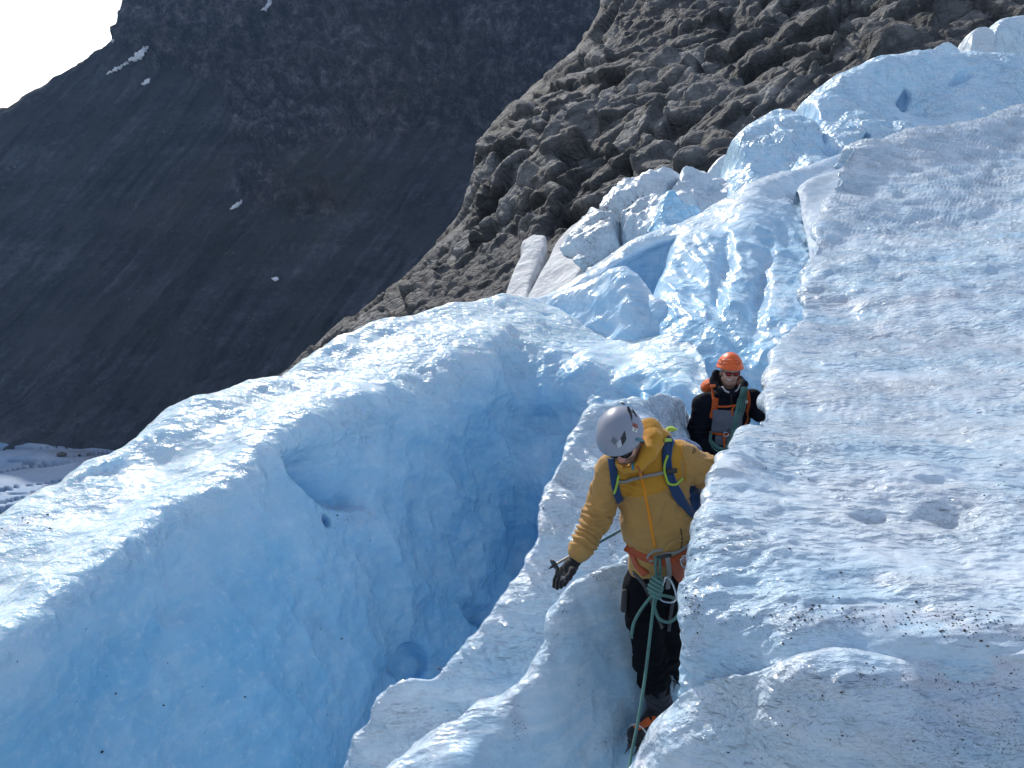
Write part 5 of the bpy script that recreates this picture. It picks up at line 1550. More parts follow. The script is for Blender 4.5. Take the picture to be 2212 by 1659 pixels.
# trousers
F = Field(lo, hi, .0065)
F.slab(J(1424, 1200, 3.43), J(1414, 1262, 3.44), (1, 0, 0), (.132, .108), (.142, .118), .03)
F.chain((hipR, J(1394, 1330, 3.39), kneR), (.098, .092, .074), .03)
F.chain((kneR, J(1412, 1465, 3.40), J(1420, 1500, 3.42)), (.074, .072, .062), .03)
F.chain((hipL, J(1446, 1330, 3.45), kneL), (.100, .092, .078), .03)
F.chain((kneL, J(1452, 1425, 3.62), ankL), (.078, .070, .060), .03)
F.ell(J(1385, 1432, 3.345), np.eye(3), (.032, .04, .045), .03)
trousers1 = blob("trousers", F, BLACK, man1, [(hipR, kneR, 3.5, .006, .12), (kneR, ankR, 5, .008, .1), (hipL, kneL, 3.5, .006, .12)], 21, .003)
TB = bvh_of(trousers1)
F = Field(lo, hi, .0065)
F.chain((J(1415, 1488, 3.405), J(1423, 1512, 3.425), J(1418, 1548, 3.43)), (.066, .064, .056), .02)
gaiter = blob("gaiter", F, cloth_mat("charcoal_gaiter", (.022, .024, .034), .8), man1, [(J(1415, 1488, 3.405), J(1420, 1540, 3.43), 3, .003, .1)], 23, .002)
GB = bvh_of(gaiter)

# front boot with crampon
def boot(parent, heel, toe, ank, visible=True):
    up = nrm(ank - (heel + .35 * (toe - heel))); fw = nrm(toe - heel); sd = nrm(np.cross(fw, up)); up = np.cross(sd, fw)
    L = np.linalg.norm(toe - heel)
    b = lambda f, s, u: heel + fw * f * L + sd * s + up * u
    lo_, hi_ = np.minimum(heel, np.minimum(toe, ank)) - .13, np.maximum(heel, np.maximum(toe, ank)) + .13
    F = Field(lo_, hi_, .005)
    F.slab(b(.08, 0, .035), b(.9, 0, .035), sd, (.036, .034), (.046, .032), .02)
    F.cone(b(.14, 0, .05), ank, .045, .046, .03); F.cone(b(.5, 0, .06), ank, .036, .044, .04)
    F.ell(b(.88, 0, .036), np.array((sd, fw, up)), (.048, .052, .036), .02)
    bt = blob("boot", F, BOOTM, parent, None)
    S = Field(lo_, hi_, .005)
    S.slab(b(.02, 0, .0), b(.95, 0, .0), sd, (.038, .014), (.050, .014), .01)
    blob("sole", S, RUBBER, bt, None)
    # crampon: side rails, bars and points
    parts = []
    for e in (-1, 1):
        parts.append(tube_geo(spline([b(.0, e * .030, -.018), b(.4, e * .034, -.018), b(.75, e * .048, -.018), b(1.0, e * .030, -.016)], 6), .0055, 6))
    for f in (.0, .3, .62, .95):
        w = .030 if f < .5 else .045
        parts.append(tube_geo([b(f, -w, -.018), b(f, w, -.018)], .005, 6))
    cr = poly_obj("crampon", parts, STEEL, parent)
    def spike(p, d, ln, w):
        d = nrm(d); a = nrm(np.cross(d, fw + .01)); c = np.cross(d, a)
        V = [p + a * w, p + c * w * .4, p - a * w, p - c * w * .4, p + d * ln]
        return V, [(0, 1, 4), (1, 2, 4), (2, 3, 4), (3, 0, 4), (3, 2, 1, 0)]
    for f, w in ((.03, .03), (.3, .034), (.66, .048), (.88, .045)):
        for e in (-1, 1):
            poly_obj("point", [spike(b(f, e * w, -.016), -up * .9 + sd * e * .25 + fw * (.3 if f > .8 else 0), .055, .013)], STEEL, cr, False)
    for e in (-1, 1):
        poly_obj("point", [spike(b(.97, e * .024, -.016), fw * .9 - up * .35, .070, .013)], STEEL, cr, False)
    poly_obj("bail", [tube_geo(spline([b(.78, -.054, -.01), b(.84, -.057, .035), b(.86, -.034, .070), b(.87, 0, .080), b(.86, .034, .070), b(.84, .057, .035), b(.78, .054, -.01)], 6), .0042, 8)], WHITEP, cr)
    return bt, cr, b
heelF, toeF = J(1432, 1560, 3.44), J(1369, 1606, 3.24)
bt, cr, bb = boot(man1, heelF, toeF, J(1422, 1524, 3.44))
BTB = bvh_of(bt)
ribbon("boot_panel", [(1372, 1574), (1390, 1566), (1405, 1556)], .038, BOOTO, bt, [BTB], 3.35, .003, .003)
ribbon("ankle_strap", [(1411, 1548), (1410, 1570), (1403, 1586)], .018, ORANGE, cr, [BTB, GB], 3.38, .006, .003)
poly_obj("heel_lever", [sweep(np.array([J(1396, 1548, 3.36), J(1412, 1560, 3.36)]), np.array([nrm(CAMV - J(1400, 1550, 3.36))] * 2), [(-.012, -.006), (-.012, .006), (.012, .006), (.012, -.006)])], PLASTIC, cr, False)
boot(man1, J(1452, 1442, 3.86), J(1478, 1470, 3.70), J(1458, 1430, 3.84))

# gloves: five fingers each
def glove(parent, wrist, palm, knk, tips, thumb, r=.0105, cuff=None):
    pts = [wrist, palm] + [k for k in knk] + [t for tp in tips for t in tp] + list(thumb)
    F = Field(np.min(pts, 0) - .07, np.max(pts, 0) + .07, .0038)
    F.cone(wrist, palm, .030, .030, .02)
    if cuff is not None:
        F.cone(cuff, wrist, .036, .031, .01)
    for k in knk:
        F.cone(palm, k, .024, .014, .016)
    F.cone(knk[0], knk[-1], .014, .014, .012)
    for k, tp in zip(knk, tips):
        F.chain([k] + list(tp), (r * 1.15,) + tuple(r * (1.05 - .12 * i) for i in range(len(tp))), .0035)
    F.chain([palm] + list(thumb), (.022, r * 1.35, r * 1.2, r * 1.05)[:len(thumb) + 1], .008)
    return blob("glove", F, GLOVE, parent, [(wrist, palm, 3, .0015, .05)], 31, .0012, it=1)
k4 = [J(1207, 1236, 3.245), J(1213, 1240, 3.222), J(1221, 1243, 3.200), J(1228, 1246, 3.180)]
tips = [[J(1199, 1253, 3.238), J(1197, 1267, 3.224)], [J(1205, 1257, 3.212), J(1203.5, 1270, 3.198)], [J(1213, 1257, 3.190), J(1211.5, 1267, 3.178)], [J(1221, 1257, 3.172), J(1219, 1263, 3.164)]]
gl1 = glove(man1, J(1250, 1200, 3.25), J(1233, 1222, 3.225), k4, tips, [J(1237, 1234, 3.175), J(1228, 1247, 3.152), J(1217, 1255, 3.150)], cuff=J(1258, 1188, 3.262))
ribbon("glove_patch", [(1212, 1248), (1222, 1252)], .022, GLOVE_GREY, gl1, [bvh_of(gl1)], 3.17, .001, .002)
glove(man1, J(1549, 1118, 3.74), J(1546, 1142, 3.76), [J(1536, 1155, 3.75), J(1541, 1158, 3.76), J(1547, 1159, 3.77), J(1553, 1157, 3.78)],
      [[J(1535, 1168, 3.74), J(1536, 1178, 3.73)], [J(1541, 1172, 3.75), J(1542, 1183, 3.74)], [J(1547, 1172, 3.76), J(1548, 1182, 3.75)], [J(1553, 1168, 3.77), J(1553, 1176, 3.76)]], [J(1534, 1146, 3.73), J(1530, 1156, 3.72), J(1530, 1164, 3.71)], cuff=J(1549, 1105, 3.71))

# helmet
R1 = np.array((.116, .146, .136)) * .92
HC1 = H1C + H1A[2] * .022 + H1A[1] * .004
F = Field(HC1 - .17, HC1 + .17, .0035)
helmet_field(F, HC1, H1A, .92, (.116, .146, .136), .004)
helmet1 = blob("helmet", F, HELMG, man1, None, it=2)
HB1 = bvh_of(helmet1)
def vent(pts, parent, mat=VOID, bv=None, nm="vent", ydef=3.25, lift=.0012, thick=.0012):
    P = np.array(pts, float); c = P.mean(0); L = []
    for q in list(P) + [c]:
        h = hit(bv, *q); 
        if h is None:
            h = (Vector(at(q[0], q[1], ydef)), Vector(nrm(CAMV - at(q[0], q[1], ydef))))
        L.append((np.array(h[0]), np.array(h[1])))
    k = len(P)
    V = [p + n * (lift + thick) for p, n in L[:k]] + [p - n * .004 for p, n in L[:k]] + [L[k][0] + L[k][1] * (lift + thick)]
    Fc = [(i, (i + 1) % k, 2 * k) for i in range(k)] + [(i + k, (i + 1) % k + k, (i + 1) % k, i) for i in range(k)]
    o = np.empty(len(Fc), object); o[:] = Fc
    return mesh_obj(nm, V, o, mat, parent, False)
def hp(x, y):         # places read in the helmet close-up
    return (1261.7 + x * .11407, 855.7 + y * .11407)
vent([hp(*q) for q in ((690, 800), (735, 720), (770, 655), (785, 740), (800, 800), (770, 870), (715, 940), (705, 870))], helmet1, bv=HB1)
vent([hp(*q) for q in ((812, 205), (845, 190), (885, 270), (910, 380), (905, 480), (880, 400), (840, 300))], helmet1, bv=HB1)
vent([hp(*q) for q in ((670, 120), (720, 118), (785, 150), (760, 172), (720, 152))], helmet1, bv=HB1)
vent([hp(*q) for q in ((905, 225), (950, 290), (1000, 390), (985, 400), (940, 320))], helmet1, bv=HB1)
vent([hp(*q) for q in ((552, 765), (578, 790), (535, 845), (608, 890), (582, 918), (508, 850))], helmet1, LOGO, HB1, "emblem")
vent([hp(*q) for q in ((592, 800), (632, 835), (606, 876), (570, 842))], helmet1, LOGO, HB1, "emblem")
vent([hp(*q) for q in ((692, 815), (716, 940), (645, 985), (618, 895))], helmet1, LOGOW, HB1, "emblem")
vent([hp(*q) for q in ((922, 505), (1005, 545), (1012, 620), (918, 575))], helmet1, REDST, HB1, "sticker")
vent([hp(*q) for q in ((918, 575), (1012, 620), (992, 690), (912, 655))], helmet1, WHITEST, HB1, "sticker", lift=.0006)
def text_on(txt, px, py, size, rot, parent, mat, bv, name="lettering"):
    cu = bpy.data.curves.new(name, 'FONT'); cu.body = txt; cu.size = size; cu.extrude = .0006; cu.align_x = 'CENTER'; cu.align_y = 'CENTER'
    o = bpy.data.objects.new(name, cu); h = hit(bv, px, py)
    if h is None:
        return None
    loc, n = h; z = n.normalized(); x = Vector((math.cos(rot), 0, math.sin(rot))); x = (x - z * x.dot(z)).normalized(); y = z.cross(x)
    M = Matrix((x, y, z)).transposed()
    dg = bpy.context.evaluated_depsgraph_get(); COL.objects.link(o); dg.update(); me = bpy.data.meshes.new_from_object(o.evaluated_get(dg))
    V = [tuple(loc + n * .0032 + M @ v.co) for v in me.vertices]; Fs = [tuple(p.vertices) for p in me.polygons]
    bpy.data.objects.remove(o); bpy.data.curves.remove(cu); bpy.data.meshes.remove(me)
    ob = np.empty(len(Fs), object); ob[:] = Fs
    return mesh_obj(name, V, ob, mat, parent, False)
text_on("AT MAN", *hp(962, 618), .0055, -.6, helmet1, DARKL, HB1)
text_on("ADS", *hp(955, 650), .0055, -.6, helmet1, DARKL, HB1)
# chin strap, sunglasses
B1 = bvh_of(body1)
ribbon("chin_strap", [hp(990, 820), hp(1060, 835), hp(1120, 880), hp(1130, 960), hp(1090, 1080), hp(1020, 1200), hp(930, 1290)], .014, DARKL, man1, [B1], 3.27, .005, .002)
ribbon("chin_strap", [hp(980, 815), hp(1050, 828), hp(1105, 860), hp(1130, 930)], .012, TEAL, man1, [B1, HB1], 3.3, .007, .002)
ribbon("strap_tail", [hp(920, 1250), hp(930, 1320), hp(928, 1385)], .011, TEAL, man1, [JB, B1], 3.25, .006, .002)
def shades(parent, c, A, sc, lens, framem):
    root = poly_obj("sunglasses", [tube_geo(spline([c + sc * (A[0] * s + A[1] * f + A[2] * u) for s, f, u in ((-.082, -.01, .002), (-.076, .06, .006), (-.060, .094, .010), (-.030, .108, .012), (0, .112, .006), (.030, .108, .012), (.060, .094, .010), (.076, .06, .006), (.082, -.01, .002))], 5), .0034 * sc, 6)]
                    + [tube_geo(spline([c + sc * (A[0] * e * s + A[1] * f + A[2] * u) for s, f, u in ((.008, .112, .002), (.012, .110, -.014), (.030, .109, -.023), (.052, .098, -.018), (.063, .088, -.002), (.060, .094, .010))], 5), .0026 * sc, 6) for e in (-1, 1)], framem, parent)
    for e in (-1, 1):
        out = [(.008, .110, .006), (.030, .1075, .012), (.060, .0935, .010), (.063, .088, -.002), (.052, .098, -.018), (.030, .1085, -.023), (.012, .1095, -.014)]
        fr = [c + sc * (A[0] * e * s + A[1] * f + A[2] * u) for s, f, u in out]; bk = [q - A[1] * .003 for q in fr]
        ce = c + sc * (A[0] * e * .035 + A[1] * .112 + A[2] * (-.005)); k = len(fr)
        Fc = [(i, (i + 1) % k, 2 * k) for i in range(k)] + [(i + k, (i + 1) % k + k, (i + 1) % k, i) for i in range(k)]
        o = np.empty(len(Fc), object); o[:] = Fc
        mesh_obj("lens", fr + bk + [ce], o, lens, root)
shades(man1, H1C, H1A, H1S, DLENS, PLASTIC)

# jacket trim
ribbon("zip", [(1377, 1004), (1388, 1040), (1394, 1070), (1402, 1110), (1409, 1150), (1415, 1183)], .013, ZIP, man1, [JB], 3.3, .001, .0022)
ribbon("zip_pull", [(1377, 1006), (1383, 1020), (1381, 1036)], .006, HARN, man1, [JB], 3.3, .006, .0025)
ribbon("pocket_zip", [(1470, 1142), (1473, 1160), (1471, 1186)], .005, DARKL, man1, [JB], 3.3, .001, .002)
ribbon("shoulder_seam", [(1472, 960), (1474, 985), (1481, 1010), (1480, 1036)], .004, YELLOW_TOP, man1, [JB], 3.4, .002, .003)
ribbon("yoke_seam", [(1338, 1066), (1365, 1072), (1392, 1070), (1420, 1064), (1446, 1052)], .004, YELLOW_TOP, man1, [JB], 3.3, .001, .0025)
ribbon("sleeve_emblem", [(1497, 966), (1502, 974), (1496, 979), (1499, 968)], .003, DARKL, man1, [JB], 3.42, .001, .0015)

# harness
JT = [JB, TB]
harn = ribbon("harness", [(1352, 1180), (1372, 1192), (1398, 1206), (1432, 1214), (1462, 1208), (1488, 1186), (1506, 1160)], .046, HARN, man1, JT, 3.32, .004, .005)
ribbon("leg_loop", [(1366, 1196), (1378, 1222), (1396, 1240)], .050, HARN, harn, JT, 3.34, .005, .005)
ribbon("leg_loop", [(1448, 1210), (1462, 1232), (1476, 1256)], .060, HARN, harn, JT, 3.34, .005, .005)
ribbon("leg_strap", [(1368, 1236), (1382, 1250), (1402, 1280), (1412, 1312), (1424, 1342)], .020, DWEB, harn, JT, 3.33, .004, .003)
ribbon("leg_strap", [(1392, 1264), (1404, 1290), (1416, 1320), (1428, 1356)], .014, DWEB, harn, JT, 3.33, .006, .003)
ribbon("leg_strap", [(1472, 1262), (1456, 1290), (1448, 1330), (1444, 1362)], .018, DWEB, harn, JT, 3.33, .004, .003)
ribbon("waist_buckle", [(1420, 1204), (1438, 1198), (1446, 1196)], .020, PLASTIC, harn, JT, 3.3, .013, .005)
ribbon("hip_belt", [(1406, 1210), (1420, 1200), (1440, 1194), (1462, 1190), (1484, 1176), (1502, 1152), (1512, 1138)], .016, WEB, harn, JT, 3.32, .010, .003)
ribbon("sling", [(1440, 1200), (1443, 1226), (1439, 1268)], .022, WEB, harn, JT, 3.28, .016, .004)
tube("gear_loop", [at(1398, 1206, 3.24), at(1404, 1196, 3.23), at(1416, 1190, 3.23), at(1432, 1188, 3.24)], .006, WEB, harn)
def carabiner(name, pts, y, parent, mat, r=.0052):
    P = [at(a, b, y) for a, b in pts]; P = spline(P + [P[0]], 6)
    return poly_obj(name, [tube_geo(P, r, 8)], mat, parent)
carabiner("carabiner", [(1438, 1246), (1447, 1252), (1459, 1280), (1461, 1292), (1455, 1300), (1442, 1301), (1428, 1296), (1424, 1290)], 3.21, harn, METAL)
carabiner("carabiner", [(1474, 1202), (1482, 1200), (1500, 1206), (1505, 1214), (1498, 1220), (1484, 1222), (1476, 1212)], 3.24, harn, METAL, .0045)
carabiner("carabiner", [(1470, 1208), (1476, 1206), (1483, 1218), (1482, 1226), (1474, 1222)], 3.23, harn, METAL, .004)
tube("accessory_cord", [at(1482, 1206, 3.22), at(1478, 1216, 3.22), at(1486, 1230, 3.23), at(1494, 1246, 3.26)], .0035, HARN, harn)
F = Field(at(1345, 1300, 3.42) - .13, at(1345, 1300, 3.42) + .13, .004)
F.cone(at(1349, 1279, 3.37), at(1347, 1316, 3.36), .015, .017, .01)
blob("ice_screw_pouch", F, POUCH, harn, None)

# rope: tie-in, knot, loop and the strand running to the photographer
kn = at(1416, 1266, 3.225); rp = []
def rp_y(px, py, base):
    h = first_hit(JT + [GB, BTB], px, py); return min(base, h[0].y - .012) if h else base
def rpts(lst, base, dz=0.0):
    return [at(a, b, rp_y(a, b, base) - dz) for a, b in lst]
R = .0074
geo = [tube_geo(spline(rpts([(1417, 1204), (1416, 1225), (1420, 1250)], 3.26), 8), R), tube_geo(spline(rpts([(1424, 1206), (1426, 1228), (1424, 1252)], 3.26), 8), R),
       tube_geo(spline([kn, at(1409, 1330, 3.20), at(1401, 1400, 3.15), at(1391, 1480, 3.07), at(1376, 1570, 2.97), at(1362, 1640, 2.88), at(1352, 1720, 2.76), at(1330, 1900, 2.5)], 10), R),
       tube_geo(spline(rpts([(1416, 1280), (1402, 1294), (1384, 1318), (1369, 1346), (1365, 1366)], 3.27) + [at(1367, 1380, 3.38), at(1376, 1396, 3.48)], 8), R),
       tube_geo(spline(rpts([(1420, 1282), (1414, 1312), (1424, 1336), (1444, 1344), (1462, 1332), (1470, 1312), (1466, 1298), (1450, 1290), (1432, 1286), (1420, 1284)], 3.22), 8), R)]
for i in range(5):          # the turns of the knot
    c = at(1421 - i * 2.2 + (3 if i == 4 else 0), 1251 + i * 8.2, 3.222); w = (.024, .028, .031, .030, .024)[i]
    ring = [c + np.array((w * math.cos(a), .020 * math.sin(a), -.010 * math.cos(a) + .004 * math.sin(2 * a))) for a in np.linspace(.2 * i, .2 * i + 2 * math.pi, 15)]
    geo.append(tube_geo(np.array(ring), R * 1.12))
rope1 = poly_obj("rope", geo, ROPEM)
tag(rope1, "green climbing rope knotted at the mustard climber's waist and running down past his boot", "rope")

# trekking pole in the right hand
pole = empty("trekking_pole", tuple(at(1197, 1222, 3.235)))
tag(pole, "blue and silver trekking pole held level in the mustard climber's black glove", "trekking pole")
pa, pb, pc, pd = at(1184, 1230, 3.215), at(1200, 1219, 3.235), at(1282, 1178, 3.40), at(1438, 1092, 3.68)
tube("lower_shaft", [pb, at(1240, 1197, 3.31), pc], .0058, POLEG, pole, 10)
tube("upper_shaft", [pc, at(1350, 1140, 3.52), pd], .0085, POLEB, pole, 10)
dirp = nrm(pb - pa)
V, Fx = sweep(np.array([pa, pa + dirp * .03, pb]), np.array([(0, -1, 0)] * 3, float), [(.008 * math.cos(t), .008 * math.sin(t)) for t in np.linspace(0, 2 * math.pi, 9)[:-1]])
V = np.array(V); V[:8] = pa + (V[:8] - pa) * .15
poly_obj("tip", [(V, Fx)], PLASTIC, pole)
a1 = nrm(np.cross(dirp, (0, 0, 1))); a2 = np.cross(dirp, a1)
ring = [(pb - dirp * .012, .012), (pb - dirp * .010, .030), (pb - dirp * .002, .032), (pb + dirp * .004, .012)]
V = [c + (a1 * math.cos(t) + a2 * math.sin(t)) * r for c, r in ring for t in np.linspace(0, 2 * math.pi, 17)[:-1]]
Fx = [(i * 16 + j, i * 16 + (j + 1) % 16, (i + 1) * 16 + (j + 1) % 16, (i + 1) * 16 + j) for i in range(3) for j in range(16)] + [tuple(range(16))[::-1], tuple(range(48, 64))]
poly_obj("basket", [(V, Fx)], PLASTIC, pole)

# blue backpack
bp = empty("backpack", tuple(at(1450, 1100, 3.66)))
tag(bp, "blue backpack with lime webbing on the back of the mustard climber", "backpack")
F = Field((.45, 3.3, .9), (1.25, 4.1, 2.0), .007)
pc0 = at(1452, 1000, 3.68); pc1 = at(1462, 1100, 3.66)
F.slab(pc0, pc1, (1, 0, 0), (.125, .10), (.130, .105), .02)
F.ell(at(1468, 972, 3.64), np.eye(3), (.105, .09, .055), .03)
pack1 = blob("pack_body", F, BLUE, bp, [(pc0, pc1, 4, .004, .2)], 41, .003)
PB1 = [JB, bvh_of(pack1)]
ribbon("shoulder_strap", [(1448, 948), (1440, 972), (1440, 1005), (1448, 1040), (1464, 1072), (1484, 1098), (1496, 1112)], .046, STRAPB, bp, [JB], 3.32, .006, .007)
ribbon("shoulder_strap", [(1322, 990), (1325, 1015), (1327, 1040), (1332, 1066), (1338, 1082)], .036, STRAPB, bp, [JB], 3.32, .006, .007)
ribbon("strap_piping", [(1452, 955), (1446, 1000), (1456, 1040), (1474, 1074)], .006, BLUE, bp, [JB], 3.32, .015, .003)
ribbon("sternum_strap", [(1332, 1039), (1360, 1036), (1400, 1028), (1440, 1020)], .015, WEB, bp, [JB], 3.3, .010, .003)
ribbon("sternum_buckle", [(1436, 1021), (1446, 1018), (1458, 1016)], .022, PLASTIC, bp, [JB], 3.3, .017, .005)
ribbon("lime_tail", [(1335, 1024), (1330, 1045), (1324, 1062)], .010, LIME, bp, [JB], 3.3, .016, .003)
ribbon("lime_tail", [(1440, 985), (1433, 1002), (1434, 1026), (1442, 1046), (1456, 1048), (1470, 1034)], .010, LIME, bp, [JB], 3.3, .016, .003)
ribbon("lime_buckle", [(1432, 951), (1446, 952)], .016, LIME, bp, [JB], 3.34, .012, .004)
ribbon("hip_strap", [(1497, 1110), (1506, 1132), (1516, 1154)], .016, WEB, bp, PB1, 3.45, .008, .003)
tube("grab_loop", [at(1416, 944, 3.60), at(1417, 925, 3.62), at(1421, 914, 3.63), at(1424, 928, 3.64), at(1424, 946, 3.64)], .008, WEB, bp)
V, Fx = sweep(spline([at(1424, 946, 3.62), at(1434, 936, 3.60), at(1446, 926, 3.58), at(1458, 926, 3.60), at(1452, 932, 3.66)], 6), np.array([(0, -.6, .8)] * 25), [(-.012, -.002), (-.012, .002), (.012, .002), (.012, -.002)])
poly_obj("lime_strap", [(V, Fx)], LIME, bp)
# ------------------------------------------------------------------ the climber with the orange helmet
Y2 = 6.05
man2 = empty("person", tuple(at(1580, 1130, Y2)))
tag(man2, "smiling climber in a navy and grey jacket, orange helmet and red sunglasses", "person", "roped climbers")
H2C = at(1576, 801.5, Y2 - .03); H2A = frame((.0, -.955, .02), (.02, .05, 1)); H2S = .86
S0, S1, S2, S3 = at(1577, 868, Y2 + .02), at(1573, 905, Y2), at(1568, 945, Y2), at(1562, 985, Y2 + .02)
shA, elA, wrA = at(1518, 876, Y2 + .02), at(1507, 930, Y2), at(1518, 980, Y2 - .10)
shB, elB, wrB = at(1626, 866, Y2 + .03), at(1645, 890, Y2 - .05), at(1662, 890, Y2 - .30)
hA, kA, aA = at(1548, 1005, Y2 + .02), at(1546, 1105, Y2 - .12), at(1550, 1200, Y2 - .02)
hB, kB, aB = at(1582, 1005, Y2 + .02), at(1590, 1105, Y2 - .02), at(1592, 1200, Y2 + .10)
lo2, hi2 = (1.25, 5.45, -.65), (2.35, 6.55, 1.6)
F = Field(lo2, hi2, .009)
F.slab(S0, S2, (1, 0, 0), (.14, .09), (.13, .10), .03); F.slab(S2, S3, (1, 0, 0), (.13, .10), (.13, .10), .03)
F.chain((S0, shA, elA, wrA, wrA + np.array((.01, -.03, -.07))), (.06, .045, .036, .026, .03), .02); F.chain((S0, shB, elB, wrB), (.06, .045, .036, .026), .02)
F.chain((S3, hA, kA, aA), (.09, .075, .055, .04), .02); F.chain((S3, hB, kB, aB), (.09, .075, .055, .04), .02)
F.chain((S0, at(1577, 846, Y2), H2C - H2A[2] * .06 - H2A[1] * .01), (.06, .054, .054), .02)
G = Field(lo2, hi2, .009)
hd = Field(H2C - .16, H2C + .16, .0035)
head_field(hd, H2C, H2A, H2S)
F2 = Field(H2C - np.array((.13, .14, .15)), H2C + np.array((.13, .14, .13)), .005)
body2 = body_mesh("body", F, H2C, H2A, H2S, SKIN2, man2)
B2 = bvh_of(body2)
# jacket
F = Field(lo2, hi2, .008)
F.slab(S0, S1, (1, 0, 0), (.165, .11), (.165, .125), .03); F.slab(S1, S2, (1, 0, 0), (.165, .125), (.152, .13), .03)
F.slab(S2, at(1563, 982, Y2 + .02), (1, 0, 0), (.152, .13), (.155, .13), .02)
F.cone(at(1530, 866, Y2 + .03), at(1622, 862, Y2 + .03), .072, .072, .04)
F.chain((shA, elA, wrA), (.086, .075, .058), .035); F.chain((shB, elB, wrB), (.086, .074, .058), .035)
ring = [(1545, 832, Y2 - .02), (1560, 846, Y2 - .10), (1580, 850, Y2 - .12), (1598, 842, Y2 - .09), (1606, 830, Y2 + .0), (1598, 822, Y2 + .09), (1575, 816, Y2 + .12), (1550, 820, Y2 + .09), (1545, 832, Y2 - .02)]
F.chain([at(*q) for q in ring], (.030, .028, .028, .028, .030, .034, .036, .034, .030), .025)
F.chain((at(1541, 822, Y2 + .02), at(1547, 806, Y2 + .06), at(1560, 808, Y2 + .12)), (.030, .024, .03), .025)
F.cone(at(1576, 846, Y2 + .02), at(1577, 866, Y2 + .02), .095, .12, .04)
F.ell(H2C - H2A[2] * .055, H2A, (.068, .088, .10), .01, 'cut')
jacket2 = blob("jacket", F, NAVY, man2, [(shA, elA, 4, .007, .11), (elA, wrA, 5, .008, .09), (shB, elB, 3, .006, .11), (S1, S2, 2, .004, .2)], 61, .0035)
J2 = bvh_of(jacket2)
F = Field(lo2, hi2, .009)
F.slab(at(1564, 972, Y2 + .02), at(1563, 1005, Y2 + .02), (1, 0, 0), (.145, .12), (.15, .125), .02)
F.chain((hA, kA, aA), (.098, .078, .066), .03); F.chain((hB, kB, aB), (.098, .078, .066), .03)
trousers2 = blob("trousers", F, BLACK, man2, [(hA, kA, 3, .006, .12), (hB, kB, 3, .006, .12)], 63, .003)
T2B = bvh_of(trousers2)
for k, (a, dx) in enumerate(((aA, -.03), (aB, .02))):
    boot(man2, a + np.array((0, .06, -.12)), a + np.array((dx, -.20, -.12)), a + np.array((0, .01, .02)))
glove(man2, wrA + np.array((0, -.01, -.01)), wrA + np.array((.01, -.03, -.07)), [wrA + np.array((x, -.045 - .004 * i, -.105 - .004 * (1.5 - abs(i - 1.5)))) for i, x in enumerate((-.022, -.007, .008, .023))],
      [[wrA + np.array((x, -.055, -.14)), wrA + np.array((x * .9, -.05, -.17 + .006 * abs(i - 1.3)))] for i, x in enumerate((-.024, -.008, .008, .024))], [wrA + np.array((.035, -.05, -.075)), wrA + np.array((.046, -.06, -.10)), wrA + np.array((.046, -.06, -.125))])
glove(man2, wrB, wrB + np.array((.05, -.06, -.01)), [wrB + np.array((.075, -.085 - .018 * i, -.012)) for i in range(4)],
      [[wrB + np.array((.105, -.09 - .02 * i, -.02)), wrB + np.array((.128 - .006 * abs(i - 1.3), -.095 - .022 * i, -.035))] for i in range(4)], [wrB + np.array((.03, -.095, .0)), wrB + np.array((.05, -.125, -.008)), wrB + np.array((.07, -.14, -.02))])
ribbon("chest_panel", [(1572, 886), (1571, 910), (1568, 934)], .235, GREYC, man2, [J2], Y2 - .12, .003, .004)
ribbon("chest_panel", [(1566, 940), (1564, 962)], .15, GREYC, man2, [J2], Y2 - .12, .003, .004)
ribbon("zip", [(1580, 852), (1580, 878), (1581, 900), (1577, 922), (1566, 936)], .010, DARKL, man2, [J2], Y2 - .12, .009, .003)
ribbon("shirt_collar", [(1560, 836), (1568, 845), (1576, 848)], .014, SHIRT, man2, [B2, J2], Y2 - .1, .004, .003)
ribbon("shirt_collar", [(1598, 832), (1594, 841), (1588, 846)], .012, SHIRT, man2, [B2, J2], Y2 - .1, .004, .003)
ribbon("thigh_zip", [(1534, 966), (1545, 980)], .008, DWEB, man2, [J2, T2B], Y2 - .1, .003, .002)
# helmet
R2 = np.array((.116, .140, .150)) * .86
HC2 = H2C + H2A[2] * .026
F = Field(HC2 - .16, HC2 + .16, .004)
cutf = lambda q: -(q[..., 2] - (.004) - .05 * np.clip(q[..., 1], -1, .2))
F.ell(HC2, H2A, R2, .002, cut=cutf)
F.ell(HC2 - H2A[2] * .01, H2A, R2 - .014, .003, 'cut')
for uu, rr in ((.052, .0045), (.078, .004), (.026, .0045)):      # raised bands round the shell
    k0 = math.sqrt(max(0, 1 - (uu / R2[2]) ** 2)); pts = [HC2 + H2A[0] * R2[0] * k0 * math.sin(t) * 1.0 + H2A[1] * R2[1] * k0 * math.cos(t) + H2A[2] * (uu + .010 * math.cos(2 * t)) for t in np.linspace(-2.4, 2.4, 22)]
    F.chain(pts, (rr,) * 22, .006)
pts = [HC2 + H2A[0] * R2[0] * math.sin(t) * 1.01 + H2A[1] * R2[1] * math.cos(t) * 1.01 + H2A[2] * (.008 + .05 * min(.12, R2[1] * math.cos(t))) for t in np.linspace(0, 2 * math.pi, 40)]
F.chain(pts, (.006,) * 40, .006)
helmet2 = blob("helmet", F, HELMO, man2, None, it=1)
HB2 = bvh_of(helmet2)
def h2(x, y):
    return (1514.0 + x * .06612, 751.5 + y * .06612)
